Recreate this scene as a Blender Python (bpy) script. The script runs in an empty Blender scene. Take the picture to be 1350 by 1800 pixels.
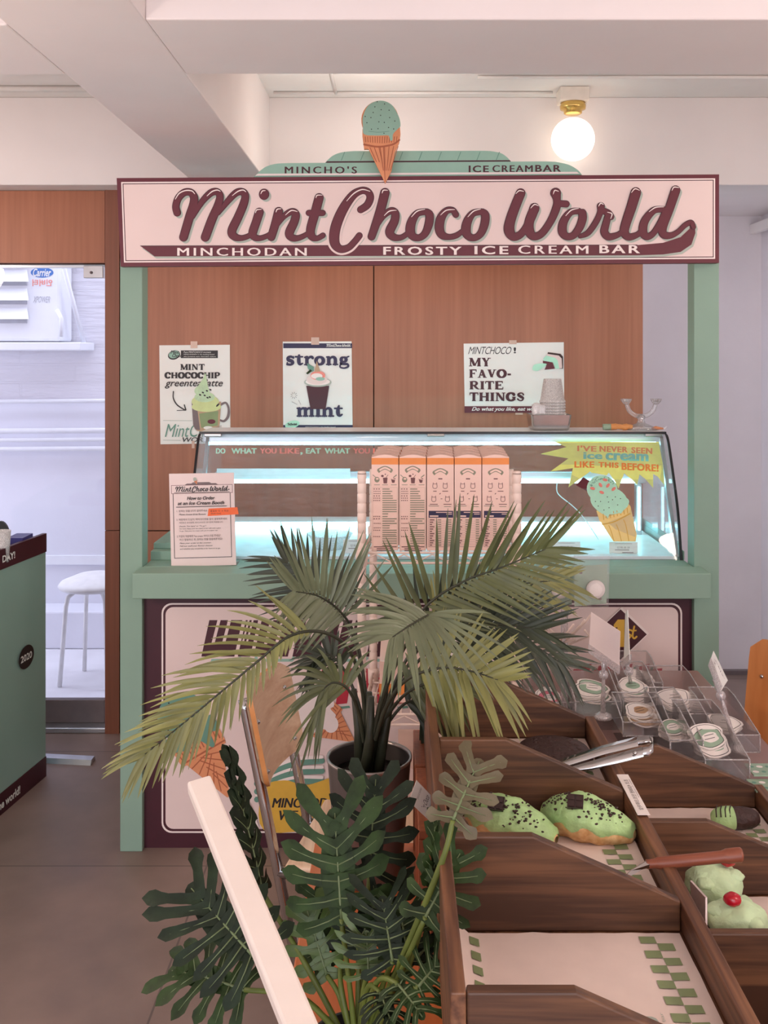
import bpy, bmesh, math, random
from mathutils import Vector, Matrix, noise
random.seed(7)
PI = math.pi
SC = bpy.context.scene
COL = SC.collection

# ------------------------------------------------------------------ camera
F, CX, CY, H = 1744.0, 700.0, 625.0, 1.6      # focal length in pixels, vanishing point, eye height
cam_d = bpy.data.cameras.new('camera')
cam = bpy.data.objects.new('camera', cam_d); COL.objects.link(cam)
cam.location = (0, 0, H); cam.rotation_euler = (PI/2, 0, 0)
cam_d.sensor_fit = 'AUTO'; cam_d.sensor_width = 36.0; cam_d.lens = 36.0*F/1800.0
cam_d.shift_x = -(CX-675)/1800.0; cam_d.shift_y = -(900-CY)/1800.0
cam_d.clip_start = 0.05
SC.camera = cam

# ------------------------------------------------------------------ world, lights, exposure
SC.view_settings.view_transform = 'Standard'
SC.view_settings.look = 'None'
SC.view_settings.exposure = 0.22
SC.view_settings.gamma = 1.0
SC.view_settings.use_curve_mapping = False
world = bpy.data.worlds.new('sky'); SC.world = world
world.use_nodes = True
bgn = world.node_tree.nodes['Background']
bgn.inputs[0].default_value = (0.86, 0.88, 1.0, 1); bgn.inputs[1].default_value = 2.6

def lamp(name, kind, loc, energy, color, size=0.1, rot=(0,0,0), size_y=None):
    d = bpy.data.lights.new(name, kind); d.energy = energy; d.color = color
    if kind == 'AREA':
        d.size = size
        if size_y: d.shape = 'RECTANGLE'; d.size_y = size_y
    else: d.shadow_soft_size = size
    o = bpy.data.objects.new(name, d); o.location = loc; o.rotation_euler = rot; COL.objects.link(o)
    return o
WARM = (1.0, 0.79, 0.65)
NEUT = (1.0, 0.86, 0.76)
lamp('unseen_fill_light', 'POINT', (-1.45, 1.5, 1.5), 24, WARM, 0.12)  # unseen warm light left of the view, set low to brighten beam undersides
lamp('unseen_fill_light', 'POINT', (1.7, 0.7, 1.75), 22, WARM, 0.12)  # unseen warm light on the right, lowered for the beam undersides
lamp('unseen_fill_light', 'POINT', (0.1, -1.3, 1.6), 26, WARM, 0.12)  # unseen warm light behind the camera, lowered to reach the beam undersides
lamp('unseen_fill_light', 'POINT', (-2.3, 3.1, 2.05), 13, NEUT, 0.12)  # added out of view on the left to brighten ceiling and back wall
lamp('unseen_fill_light', 'POINT', (1.6, 2.9, 2.10), 5, NEUT, 0.12)  # added out of view on the right to brighten the back
lamp('unseen_fill_light', 'POINT', (-0.1, 3.62, 2.30), 4.0, NEUT, 0.10)  # added behind the sign where no lamp hangs, to back up the globe
lamp('added_front_daylight', 'AREA', (2.2, -2.6, 1.5), 30, (1.0, 0.95, 0.95), 2.6, (math.radians(88), 0, math.radians(38)), 1.9)  # area light added as front daylight

# ------------------------------------------------------------------ helpers
def W(px, py, Y): return Vector(((px-CX)*Y/F, Y, H-(py-CY)*Y/F))
def WZ(px, py, z): return W(px, py, (H-z)*F/(py-CY))
def lin(c): 
    c = c/255.0
    return c/12.92 if c <= 0.04045 else ((c+0.055)/1.055)**2.4
def rgb(c): return (lin(c[0]), lin(c[1]), lin(c[2]), 1)

def new_mat(name):
    m = bpy.data.materials.new(name); m.use_nodes = True
    nt = m.node_tree
    return m, nt, nt.nodes['Principled BSDF']
def mat(name, c, rough=0.55, metal=0.0, var=0.06, scale=25.0, bump=0.0, spec=0.5, bscale=None, stretch=(1,1,1), trans=0.0):
    m, nt, b = new_mat(name)
    b.inputs['Roughness'].default_value = rough; b.inputs['Metallic'].default_value = metal
    b.inputs['Specular IOR Level'].default_value = spec
    tc = nt.nodes.new('ShaderNodeTexCoord'); mp = nt.nodes.new('ShaderNodeMapping')
    mp.inputs['Scale'].default_value = stretch
    nt.links.new(tc.outputs['Object'], mp.inputs[0])
    n = nt.nodes.new('ShaderNodeTexNoise'); n.inputs['Scale'].default_value = scale; n.inputs['Detail'].default_value = 4
    nt.links.new(mp.outputs[0], n.inputs['Vector'])
    r = nt.nodes.new('ShaderNodeValToRGB'); k = rgb(c)
    r.color_ramp.elements[0].position = 0.3; r.color_ramp.elements[1].position = 0.7
    r.color_ramp.elements[0].color = (k[0]*(1-var), k[1]*(1-var), k[2]*(1-var), 1)
    r.color_ramp.elements[1].color = (min(1,k[0]*(1+var)), min(1,k[1]*(1+var)), min(1,k[2]*(1+var)), 1)
    nt.links.new(n.outputs['Fac'], r.inputs[0]); nt.links.new(r.outputs[0], b.inputs['Base Color'])
    if bump:
        n2 = nt.nodes.new('ShaderNodeTexNoise'); n2.inputs['Scale'].default_value = bscale or scale*4; n2.inputs['Detail'].default_value = 6
        nt.links.new(mp.outputs[0], n2.inputs['Vector'])
        bp = nt.nodes.new('ShaderNodeBump'); bp.inputs['Strength'].default_value = bump; bp.inputs['Distance'].default_value = 0.01
        nt.links.new(n2.outputs['Fac'], bp.inputs['Height']); nt.links.new(bp.outputs[0], b.inputs['Normal'])
    if trans:
        b.inputs['Subsurface Weight'].default_value = trans; b.inputs['Subsurface Radius'].default_value = (0.01, 0.01, 0.006)
    return m
def wood(name, c1, c2, axis='x', k=14.0, rough=0.5, streak=0.5, bump=0.15, fine=9.0, con=0.17):
    """grain along the given axis; c1 dark, c2 light"""
    m, nt, b = new_mat(name); b.inputs['Roughness'].default_value = rough
    tc = nt.nodes.new('ShaderNodeTexCoord')
    def nz(s, det, dist=0.0, long=0.06):
        mp = nt.nodes.new('ShaderNodeMapping'); sc = [1.0, 1.0, 1.0]; sc['xyz'.index(axis)] = long
        mp.inputs['Scale'].default_value = sc; nt.links.new(tc.outputs['Object'], mp.inputs[0])
        n = nt.nodes.new('ShaderNodeTexNoise'); n.inputs['Scale'].default_value = s; n.inputs['Detail'].default_value = det
        n.inputs['Distortion'].default_value = dist
        nt.links.new(mp.outputs[0], n.inputs['Vector']); return n
    a = nz(k, 4, 0.8); f = nz(k*fine, 3, 0.0, 0.03)
    mx = nt.nodes.new('ShaderNodeMix'); mx.data_type = 'FLOAT'; mx.inputs[0].default_value = streak
    nt.links.new(a.outputs['Fac'], mx.inputs[2]); nt.links.new(f.outputs['Fac'], mx.inputs[3])
    r = nt.nodes.new('ShaderNodeValToRGB')
    r.color_ramp.elements[0].position = 0.5-con; r.color_ramp.elements[1].position = 0.5+con
    r.color_ramp.elements[0].color = rgb(c1); r.color_ramp.elements[1].color = rgb(c2)
    nt.links.new(mx.outputs[0], r.inputs[0]); nt.links.new(r.outputs[0], b.inputs['Base Color'])
    if bump:
        bp = nt.nodes.new('ShaderNodeBump'); bp.inputs['Strength'].default_value = bump; bp.inputs['Distance'].default_value = 0.002
        nt.links.new(mx.outputs[0], bp.inputs['Height']); nt.links.new(bp.outputs[0], b.inputs['Normal'])
    return m
def thin_glass(name, tint=(1,1,1), gloss=0.08, rough=0.02, haze=0.0, hazec=(0.8,0.8,0.8)):
    """a pane: mostly clear, a mirror-like share that grows at grazing angles, and a little surface haze"""
    m = bpy.data.materials.new(name); m.use_nodes = True; nt = m.node_tree; nt.nodes.clear()
    out = nt.nodes.new('ShaderNodeOutputMaterial'); tr = nt.nodes.new('ShaderNodeBsdfTransparent')
    tr.inputs[0].default_value = (*tint, 1)
    gl = nt.nodes.new('ShaderNodeBsdfGlossy'); gl.inputs['Roughness'].default_value = rough
    lw = nt.nodes.new('ShaderNodeLayerWeight'); lw.inputs[0].default_value = 0.25
    mu = nt.nodes.new('ShaderNodeMath'); mu.operation = 'MULTIPLY_ADD'
    mu.inputs[1].default_value = 0.6; mu.inputs[2].default_value = gloss
    nt.links.new(lw.outputs['Fresnel'], mu.inputs[0])
    mx = nt.nodes.new('ShaderNodeMixShader'); nt.links.new(mu.outputs[0], mx.inputs[0])
    nt.links.new(tr.outputs[0], mx.inputs[1]); nt.links.new(gl.outputs[0], mx.inputs[2]); last = mx
    if haze:
        df = nt.nodes.new('ShaderNodeBsdfDiffuse'); df.inputs[0].default_value = (*hazec, 1)
        m2 = nt.nodes.new('ShaderNodeMixShader')
        n = nt.nodes.new('ShaderNodeTexNoise'); n.inputs['Scale'].default_value = 30
        mm = nt.nodes.new('ShaderNodeMath'); mm.operation = 'MULTIPLY'; mm.inputs[1].default_value = haze*2
        nt.links.new(n.outputs['Fac'], mm.inputs[0]); nt.links.new(mm.outputs[0], m2.inputs[0])
        nt.links.new(mx.outputs[0], m2.inputs[1]); nt.links.new(df.outputs[0], m2.inputs[2]); last = m2
    nt.links.new(last.outputs[0], out.inputs[0])
    return m
def emit(name, c, strength):
    m, nt, b = new_mat(name)
    b.inputs['Base Color'].default_value = rgb(c); b.inputs['Emission Color'].default_value = rgb(c)
    b.inputs['Emission Strength'].default_value = strength
    return m

class MB:
    def __init__(s): s.v=[]; s.f=[]; s.m=[]; s.sm=[]; s.mats=[]
    def mi(s, m):
        if m not in s.mats: s.mats.append(m)
        return s.mats.index(m)
    def add(s, vs, fs, m, smooth=False):
        o = len(s.v); s.v += [Vector(v) for v in vs]; k = s.mi(m)
        for f in fs: s.f.append([o+i for i in f]); s.m.append(k); s.sm.append(smooth)
        return s
    def hexa(s, p, m):   # 8 corners: bottom 4 (ccw), top 4
        return s.add(p, [(3,2,1,0),(4,5,6,7),(0,1,5,4),(1,2,6,5),(2,3,7,6),(3,0,4,7)], m)
    def box(s, x0,x1,y0,y1,z0,z1,m, T=None):
        p = [Vector(q) for q in ((x0,y0,z0),(x1,y0,z0),(x1,y1,z0),(x0,y1,z0),(x0,y0,z1),(x1,y0,z1),(x1,y1,z1),(x0,y1,z1))]
        if T: p = [T @ q for q in p]
        return s.hexa(p, m)
    def tube(s, pts, r, m, n=10, cap=True, smooth=True):
        pts = [Vector(p) for p in pts]; k = len(pts); rr = r if isinstance(r,(list,tuple)) else [r]*k
        vs=[]; fs=[]; up=None
        for i,p in enumerate(pts):
            t = (pts[min(i+1,k-1)]-pts[max(i-1,0)])
            t = t.normalized() if t.length>1e-9 else Vector((0,0,1))
            if up is None: up = Vector((0,0,1)) if abs(t.z)<0.9 else Vector((0,1,0))
            a = t.cross(up); a = a.normalized() if a.length>1e-6 else t.orthogonal().normalized()
            b = a.cross(t).normalized(); up = b
            for j in range(n):
                q = 2*PI*j/n; vs.append(p + (a*math.cos(q)+b*math.sin(q))*rr[i])
        for i in range(k-1):
            for j in range(n):
                j2=(j+1)%n; fs.append((i*n+j, i*n+j2, (i+1)*n+j2, (i+1)*n+j))
        if cap: fs.append(tuple(range(n))[::-1]); fs.append(tuple((k-1)*n+j for j in range(n)))
        return s.add(vs, fs, m, smooth)
    def lathe(s, prof, c, m, n=32, smooth=True, T=None, top=True):  # prof [(r,z)]
        c = Vector(c); vs=[]; fs=[]
        for r,z in prof:
            for j in range(n):
                q=2*PI*j/n; p = Vector((r*math.cos(q), r*math.sin(q), z))
                vs.append((T @ p if T else p)+c)
        for i in range(len(prof)-1):
            for j in range(n):
                j2=(j+1)%n; fs.append((i*n+j,i*n+j2,(i+1)*n+j2,(i+1)*n+j))
        if top!=None and prof[0][0]>1e-4: fs.append(tuple(range(n))[::-1])
        if top and prof[-1][0]>1e-4: fs.append(tuple((len(prof)-1)*n+j for j in range(n)))
        return s.add(vs, fs, m, smooth)
    def sphere(s, c, r, m, n=20, k=12, sc=(1,1,1), T=None, wob=0.0, seed=0):
        vs=[]; fs=[]; c=Vector(c)
        for i in range(k+1):
            th=PI*i/k
            for j in range(n):
                q=2*PI*j/n; p=Vector((math.sin(th)*math.cos(q),math.sin(th)*math.sin(q),math.cos(th)))
                rr = r*(1+wob*noise.noise(p*2.3+Vector((seed,seed*1.7,0)))) if wob else r
                p = Vector((p.x*sc[0],p.y*sc[1],p.z*sc[2]))*rr
                vs.append((T @ p if T else p)+c)
        for i in range(k):
            for j in range(n):
                j2=(j+1)%n; fs.append((i*n+j,(i+1)*n+j,(i+1)*n+j2,i*n+j2))
        return s.add(vs, fs, m, True)
    def prism(s, poly, off, m, smooth=False):   # poly: 3D points, off: extrusion vector
        poly=[Vector(p) for p in poly]; off=Vector(off); n=len(poly)
        vs = poly+[p+off for p in poly]
        fs = [tuple(range(n))[::-1], tuple(range(n,2*n))]+[(i,(i+1)%n,n+(i+1)%n,n+i) for i in range(n)]
        return s.add(vs, fs, m, smooth)
    def sheet(s, grid, m, smooth=True):   # rows of points
        a=len(grid); b=len(grid[0])
        return s.add([p for r in grid for p in r], [(i*b+j,i*b+j+1,(i+1)*b+j+1,(i+1)*b+j) for i in range(a-1) for j in range(b-1)], m, smooth)
    def build(s, name, parent=None, label=None, cat=None, group=None, kind=None, bevel=0.0, fix=True, seg=2, solid=0.0):
        me = bpy.data.meshes.new(name)
        lo = Vector((min(v.x for v in s.v), min(v.y for v in s.v), min(v.z for v in s.v)))
        hi = Vector((max(v.x for v in s.v), max(v.y for v in s.v), max(v.z for v in s.v)))
        if parent is None: org = Vector(((lo.x+hi.x)/2,(lo.y+hi.y)/2,lo.z))
        else: org = root_loc(parent)
        me.from_pydata([v-org for v in s.v], [], s.f)
        for m in s.mats: me.materials.append(m)
        for i,p in enumerate(me.polygons): p.material_index=s.m[i]; p.use_smooth=s.sm[i]
        if fix:
            bm=bmesh.new(); bm.from_mesh(me); bmesh.ops.recalc_face_normals(bm, faces=bm.faces); bm.to_mesh(me); bm.free()
        o = bpy.data.objects.new(name, me); COL.objects.link(o)
        if parent is None: o.location = org
        else: o.parent = parent
        if bevel:
            md=o.modifiers.new('bevel','BEVEL'); md.width=bevel; md.segments=seg; md.limit_method='ANGLE'; md.angle_limit=math.radians(50)
        if solid:
            md=o.modifiers.new('thick','SOLIDIFY'); md.thickness=solid; md.offset=0
        tag(o,label,cat,group,kind)
        return o
def root_loc(o):
    l=Vector((0,0,0))
    while o is not None: l += o.location; o=o.parent
    return l
def tag(o,label=None,cat=None,group=None,kind=None):
    if label: o['label']=label
    if cat: o['category']=cat
    if group: o['group']=group
    if kind: o['kind']=kind
    return o
def thing(name, loc, label, cat, group=None, kind=None):
    o=bpy.data.objects.new(name,None); o.empty_display_size=0.05; o.location=loc; COL.objects.link(o)
    return tag(o,label,cat,group,kind)
def dup(root, delta, label=None, group=None):
    def cp(o, par):
        c=o.copy(); COL.objects.link(c)
        if par is not None: c.parent=par
        for ch in o.children: cp(ch,c)
        return c
    r=cp(root,None); r.location=root.location+Vector(delta)
    if label: r['label']=label
    if group: r['group']=group
    return r

_tc={}
def text_geo(body, bold=0.0, shear=0.0, space=1.0, align='LEFT'):
    key=(body,bold,shear,space,align)
    if key in _tc: return _tc[key]
    c=bpy.data.curves.new('t','FONT'); c.body=body; c.offset=bold; c.shear=shear; c.space_character=space; c.resolution_u=3; c.align_x=align
    o=bpy.data.objects.new('t',c); COL.objects.link(o); bpy.context.view_layer.update()
    me=bpy.data.meshes.new_from_object(o.evaluated_get(bpy.context.evaluated_depsgraph_get()))
    vs=[tuple(v.co[:2]) for v in me.vertices]; fs=[tuple(p.vertices) for p in me.polygons]
    bpy.data.objects.remove(o); bpy.data.curves.remove(c); bpy.data.meshes.remove(me)
    x0=min(v[0] for v in vs); x1=max(v[0] for v in vs); y0=min(v[1] for v in vs); y1=max(v[1] for v in vs)
    _tc[key]=([((x-x0)/(x1-x0),(y-y0)/(y1-y0)) for x,y in vs], fs)
    return _tc[key]
def catmull(pts, n=8, closed=False):
    P=[tuple(p) for p in pts]; out=[]; k=len(P); d=len(P[0])
    def g(i): return P[i%k] if closed else P[max(0,min(k-1,i))]
    for i in range(k if closed else k-1):
        a,b,c,e=g(i-1),g(i),g(i+1),g(i+2)
        for j in range(n):
            t=j/n; out.append(tuple(0.5*((2*b[q])+(-a[q]+c[q])*t+(2*a[q]-5*b[q]+4*c[q]-e[q])*t*t+(-a[q]+3*b[q]-3*c[q]+e[q])*t**3) for q in range(d)))
    if not closed: out.append(P[-1])
    return out
class Pr:
    """printing on a surface: mp(u,v,w) gives a 3-D point, u,v drawing units, w metres above the surface"""
    def __init__(s, mb, mp, base=0.0004, step=0.00004): s.mb=mb; s.mp=mp; s.w=base; s.step=step
    def _a(s, pts, fs, m): s.mb.add([s.mp(p[0],p[1],s.w) for p in pts], fs, m); s.w+=s.step
    def poly(s, pts, m): s._a(pts,[tuple(range(len(pts)))],m)
    def rect(s,x0,y0,x1,y1,m): s.poly([(x0,y0),(x1,y0),(x1,y1),(x0,y1)],m)
    def rrect(s,x0,y0,x1,y1,r,m): s.poly(rr_pts(x0,y0,x1,y1,r),m)
    def ell(s,cx,cy,rx,ry,m,n=28,rot=0):
        c,q=math.cos(rot),math.sin(rot)
        s.poly([(cx+rx*math.cos(2*PI*i/n)*c-ry*math.sin(2*PI*i/n)*q, cy+rx*math.cos(2*PI*i/n)*q+ry*math.sin(2*PI*i/n)*c) for i in range(n)],m)
    def stroke(s, pts, r, m, closed=False, n=8, smooth=True, grow=0.0, off=(0,0)):
        if not isinstance(r,(list,tuple)): r=[r]*len(pts)
        P=[(p[0]+off[0],p[1]+off[1],rr+grow) for p,rr in zip(pts,r)]
        C=catmull(P,n,closed) if smooth else P
        if closed: C=C+[C[0]]
        L=[];R=[]; k=len(C)
        for i in range(k):
            if closed: a,b=C[(i-1)%(k-1)],C[(i+1)%(k-1)]
            else: a,b=C[max(0,i-1)],C[min(k-1,i+1)]
            tx,ty=b[0]-a[0],b[1]-a[1]; l=math.hypot(tx,ty) or 1; nx,ny=-ty/l,tx/l
            L.append((C[i][0]+nx*C[i][2],C[i][1]+ny*C[i][2])); R.append((C[i][0]-nx*C[i][2],C[i][1]-ny*C[i][2]))
        s._a(L+R,[(i,i+1,k+i+1,k+i) for i in range(k-1)],m)
        if not closed:
            for e in (C[0],C[-1]): s.ell(e[0],e[1],e[2],e[2],m,14)
    def line(s,x0,y0,x1,y1,r,m):
        dx,dy=x1-x0,y1-y0; l=math.hypot(dx,dy) or 1; nx,ny=-dy/l*r,dx/l*r
        s.poly([(x0+nx,y0+ny),(x1+nx,y1+ny),(x1-nx,y1-ny),(x0-nx,y0-ny)],m)
    def frame(s,x0,y0,x1,y1,t,m):
        s.rect(x0,y0,x1,y0+t,m); s.rect(x0,y1-t,x1,y1,m); s.rect(x0,y0,x0+t,y1,m); s.rect(x1-t,y0,x1,y1,m)
    def text(s, body, x0,y0,x1,y1, m, bold=0.0, shear=0.0, space=1.0, tilt=0.0, align='LEFT', flip=False):
        """fit the text into the box; y grows downward like the picture; tilt = rise in units per unit of x"""
        cap=0.0 if 'M' in body else 0.018; ex=max(0.0,bold-cap); bold=min(bold,cap); vs,fs=text_geo(body,bold,shear,space,align)
        d=ex*(y1-y0)*1.5
        if d>0:
            for q in (-d,d): s._a([(q+((x1-x*(x1-x0)) if flip else (x0+x*(x1-x0))), y1-y*(y1-y0)+tilt*(x*(x1-x0))) for x,y in vs],fs,m)
        s._a([((x1-x*(x1-x0)) if flip else (x0+x*(x1-x0)), y1-y*(y1-y0)+tilt*(x*(x1-x0))) for x,y in vs],fs,m)
def rr_pts(x0,y0,x1,y1,r,n=6):
    out=[]
    for cx,cy,a0 in ((x1-r,y0+r,-90),(x1-r,y1-r,0),(x0+r,y1-r,90),(x0+r,y0+r,180)):
        for i in range(n+1):
            a=math.radians(a0+90*i/n); out.append((cx+r*math.cos(a),cy+r*math.sin(a)))
    return out
def facing(Y): return lambda u,v,w: W(u,v,Y)+Vector((0,-w,0))
def plane(o,ux,uy,nrm):
    o,ux,uy,nrm=Vector(o),Vector(ux),Vector(uy),Vector(nrm).normalized()
    return lambda u,v,w: o+ux*u+uy*v+nrm*w
def rotz(a): return Matrix.Rotation(a,4,'Z')
# ------------------------------------------------------------------ materials
M = {}
M['white_paint']   = mat('white_paint', (232,226,222), 0.75, var=0.03, scale=6, bump=0.05, bscale=60)
M['beam_paint']    = mat('beam_paint', (232,224,222), 0.7, var=0.02, scale=4, bump=0.04, bscale=40)
M['white_wall']    = mat('white_wall_paint', (224,218,222), 0.75, var=0.05, scale=3, bump=0.06, bscale=50)
M['plywood']       = wood('plywood', (150,91,62), (172,108,77), 'z', 5.0, 0.42, 0.45, 0.05, 14)
M['plywood_dark']  = wood('plywood_jamb', (118,66,42), (140,80,54), 'z', 6.0, 0.45, 0.45, 0.05, 14)
M['seam']          = mat('panel_joint_shadow_gap', (70,38,24), 0.8)
M['mint']          = mat('mint_paint', (138,168,150), 0.6, var=0.03, scale=8, bump=0.03, bscale=90)
M['mint_print']    = mat('mint_print', (150,190,172), 0.55, var=0.03)
M['mint_dark']     = mat('mint_print_dark', (104,150,132), 0.55, var=0.03)
M['shadow_print']  = mat('grey_green_print', (176,186,174), 0.55, var=0.02)
M['cream']         = mat('cream_print', (236,214,208), 0.5, var=0.02, scale=5)
M['cream2']        = mat('pale_print', (246,232,226), 0.5, var=0.02)
M['maroon']        = mat('maroon_print', (98,28,42), 0.5, var=0.05)
M['maroon_dark']   = mat('dark_maroon_print', (70,20,32), 0.5, var=0.05)
M['maroon_board']  = mat('dark_maroon_board', (66,18,32), 0.5, var=0.06)
M['ink']           = mat('black_ink', (34,26,28), 0.5)
M['navy']          = mat('navy_ink', (44,36,72), 0.5)
M['ink_grey']      = mat('grey_ink', (120,104,104), 0.5)
M['red']           = mat('red_print', (186,40,58), 0.5)
M['coral']         = mat('coral_print', (242,142,128), 0.5)
M['orange']        = mat('orange_print', (232,140,66), 0.5)
M['yellow']        = mat('yellow_print', (238,248,140), 0.5)
M['mustard']       = mat('mustard_print', (222,176,64), 0.5)
M['teal']          = mat('teal_print', (120,210,196), 0.5)
M['mint_light']    = mat('pale_mint_print', (186,240,212), 0.5)
M['cone']          = mat('cone_print', (226,150,104), 0.5)
M['cone_line']     = mat('cone_line_print', (176,96,62), 0.5)
M['cone_pale']     = mat('pale_cone_print', (250,220,140), 0.5)
M['paper']         = mat('white_paper', (240,238,232), 0.6, var=0.015, scale=10)
M['paper_pink']    = mat('warm_white_paper', (240,222,218), 0.6, var=0.015, scale=10)
M['tape']          = mat('clear_tape', (205,170,150), 0.3)
M['alu']           = mat('brushed_aluminium', (198,200,204), 0.32, 0.9, var=0.04, stretch=(1,1,30))
M['steel']         = mat('stainless_steel', (190,186,182), 0.22, 1.0, var=0.05)
M['chrome']        = mat('chrome', (200,200,200), 0.1, 1.0, var=0.02)
M['black_plastic'] = mat('black_plastic', (30,28,32), 0.4)
M['case_white']    = mat('case_white_enamel', (235,240,242), 0.35, var=0.02)
M['glass']         = thin_glass('display_glass', (0.93,0.95,0.97), 0.035, 0.02, 0.11, (0.78,0.76,0.8))
M['door_glass']    = thin_glass('door_glass', (0.95,0.96,1.0), 0.03, 0.01)
M['acrylic']       = thin_glass('clear_acrylic', (0.985,0.975,0.975), 0.04, 0.04, 0.045, (0.95,0.9,0.9))
M['acrylic_edge']  = thin_glass('acrylic_edge', (0.88,0.85,0.86), 0.2, 0.08, 0.28, (0.95,0.9,0.9))
M['cup_plastic']   = thin_glass('cup_plastic', (1,1,1), 0.04, 0.06, 0.42, (1.0,0.98,0.97))
M['candle_glass']  = thin_glass('crystal_glass', (0.97,0.97,0.98), 0.15, 0.03, 0.14, (0.9,0.9,0.9))
M['led']           = emit('case_light_tube', (150,238,250), 13.0)
M['globe']         = emit('lamp_globe_glow', (255,242,226), 1.7)
M['brass']         = mat('brass_collar', (226,190,110), 0.25, 0.8)
M['lamp_white']    = mat('lamp_base_white', (236,226,214), 0.4)
M['alley_white']   = mat('white_rendered_wall', (226,226,236), 0.8, var=0.04, scale=3, bump=0.25, bscale=14)
M['alley_floor']   = mat('pale_concrete', (222,220,226), 0.8, var=0.06, scale=6, bump=0.1)
M['ac_white']      = mat('air_conditioner_white', (236,238,244), 0.5, var=0.02)
M['ac_grey']       = mat('air_conditioner_grille', (176,178,188), 0.5)
M['blue']          = mat('blue_badge', (60,120,196), 0.4)
M['steel_dark']    = mat('dark_door_rail', (112,100,100), 0.45, 0.0)
M['stool_white']   = mat('white_stool_paint', (238,236,236), 0.45)
M['carton']        = mat('pink_card', (238,204,190), 0.55, var=0.02)
M['carton_ink']    = mat('carton_ink', (112,72,72), 0.6)
M['carton_grey']   = mat('carton_olive', (136,134,112), 0.6)
M['rack_white']    = mat('rack_white_coating', (240,218,206), 0.4, var=0.02)
M['tray_x']        = wood('tray_wood_crosswise', (68,42,28), (112,76,51), 'x', 34, 0.5, 0.3, 0.35, 4, 0.085)
M['tray_y']        = wood('tray_wood_lengthwise', (84,51,34), (130,88,60), 'y', 34, 0.5, 0.3, 0.35, 4, 0.085)
M['crate']         = wood('crate_wood', (132,72,44), (168,96,60), 'z', 18, 0.55, 0.5, 0.2, 6)
M['table_wood']    = wood('orange_table_wood', (190,104,56), (214,124,70), 'y', 7, 0.45, 0.4, 0.1, 8)
M['chair_wood']    = wood('chair_plywood', (216,176,140), (248,222,192), 'y', 30, 0.4, 0.25, 0.05, 6)
M['chair_orange']  = wood('orange_chair_plywood', (200,124,66), (220,148,88), 'z', 14, 0.4, 0.3, 0.05, 5)
M['chair_edge']    = mat('chair_ply_edge', (214,146,84), 0.5, var=0.1)
M['greaseproof']   = mat('greaseproof_paper', (238,220,210), 0.6, var=0.03, bump=0.05, bscale=30)
M['check_green']   = mat('green_check_print', (140,156,112), 0.6)
M['icing']         = mat('mint_icing', (176,214,148), 0.45, var=0.14, scale=40, bump=0.25, bscale=120, trans=0.15)
M['pale_green']    = mat('pale_green_print', (206,216,150), 0.5, var=0.08)
M['cream_mint']    = mat('mint_cream', (196,222,178), 0.5, var=0.06, scale=40, bump=0.3, bscale=110, trans=0.15)
M['pastry']        = wood('baked_pastry', (204,146,84), (244,210,156), 'y', 40, 0.55, 0.4, 0.5, 3)
M['choc']          = mat('dark_chocolate', (58,34,30), 0.5, var=0.2, scale=80, bump=0.4, bscale=160)
M['choc_gloss']    = mat('glossy_chocolate', (50,30,28), 0.3, var=0.1)
M['cherry']        = mat('red_cherry', (176,24,40), 0.15, var=0.1)
M['handle_wood']   = wood('knife_handle_wood', (112,58,40), (146,82,58), 'x', 30, 0.4)
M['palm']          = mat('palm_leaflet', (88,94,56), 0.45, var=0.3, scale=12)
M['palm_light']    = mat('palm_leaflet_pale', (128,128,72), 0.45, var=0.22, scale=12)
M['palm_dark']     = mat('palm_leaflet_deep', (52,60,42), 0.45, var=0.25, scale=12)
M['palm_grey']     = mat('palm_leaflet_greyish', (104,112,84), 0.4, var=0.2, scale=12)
M['palm_stem']     = mat('palm_stem', (52,54,38), 0.5, var=0.3)
M['pot']           = mat('grey_metal_pot', (116,108,104), 0.35, 0.6, var=0.05)
M['pot_rim']       = mat('pot_rim', (168,158,152), 0.3, 0.7)
M['soil']          = mat('dark_soil', (44,32,28), 0.9, var=0.4, scale=90, bump=0.5)
M['phil']          = mat('philodendron_leaf', (40,60,26), 0.62, spec=0.3, var=0.5, scale=34, bump=0.1)
M['phil_deep']     = mat('philodendron_leaf_deep', (26,40,23), 0.62, spec=0.3, var=0.5, scale=34, bump=0.1)
M['phil_brown']    = mat('philodendron_leaf_olive', (92,84,60), 0.5, var=0.2, scale=16, bump=0.1)
M['phil_light']    = mat('philodendron_leaf_young', (78,100,48), 0.42, var=0.25, scale=16)
M['vein']          = mat('philodendron_vein', (108,124,84), 0.5)
M['phil_stem']     = mat('philodendron_stalk', (96,110,46), 0.5, var=0.2)
M['slat_white']    = mat('white_slat_paint', (240,228,218), 0.45, var=0.02)
M['sticker_white'] = mat('sticker_white', (240,232,226), 0.4)
M['sticker_green'] = mat('sticker_green', (150,176,152), 0.4)
M['sticker_tan']   = mat('sticker_tan', (186,150,116), 0.4)
M['sticker_pink']  = mat('sticker_pink', (224,120,140), 0.4)
M['riser']         = mat('pinkish_riser_board', (150,118,112), 0.3, var=0.05)
M['purple']        = mat('purple_packet', (92,40,84), 0.4)
M['blue_pack']     = mat('blue_packet', (62,58,130), 0.4)
M['till_mint']     = mat('mint_till_front', (148,178,166), 0.35, var=0.03, scale=5)
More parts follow.
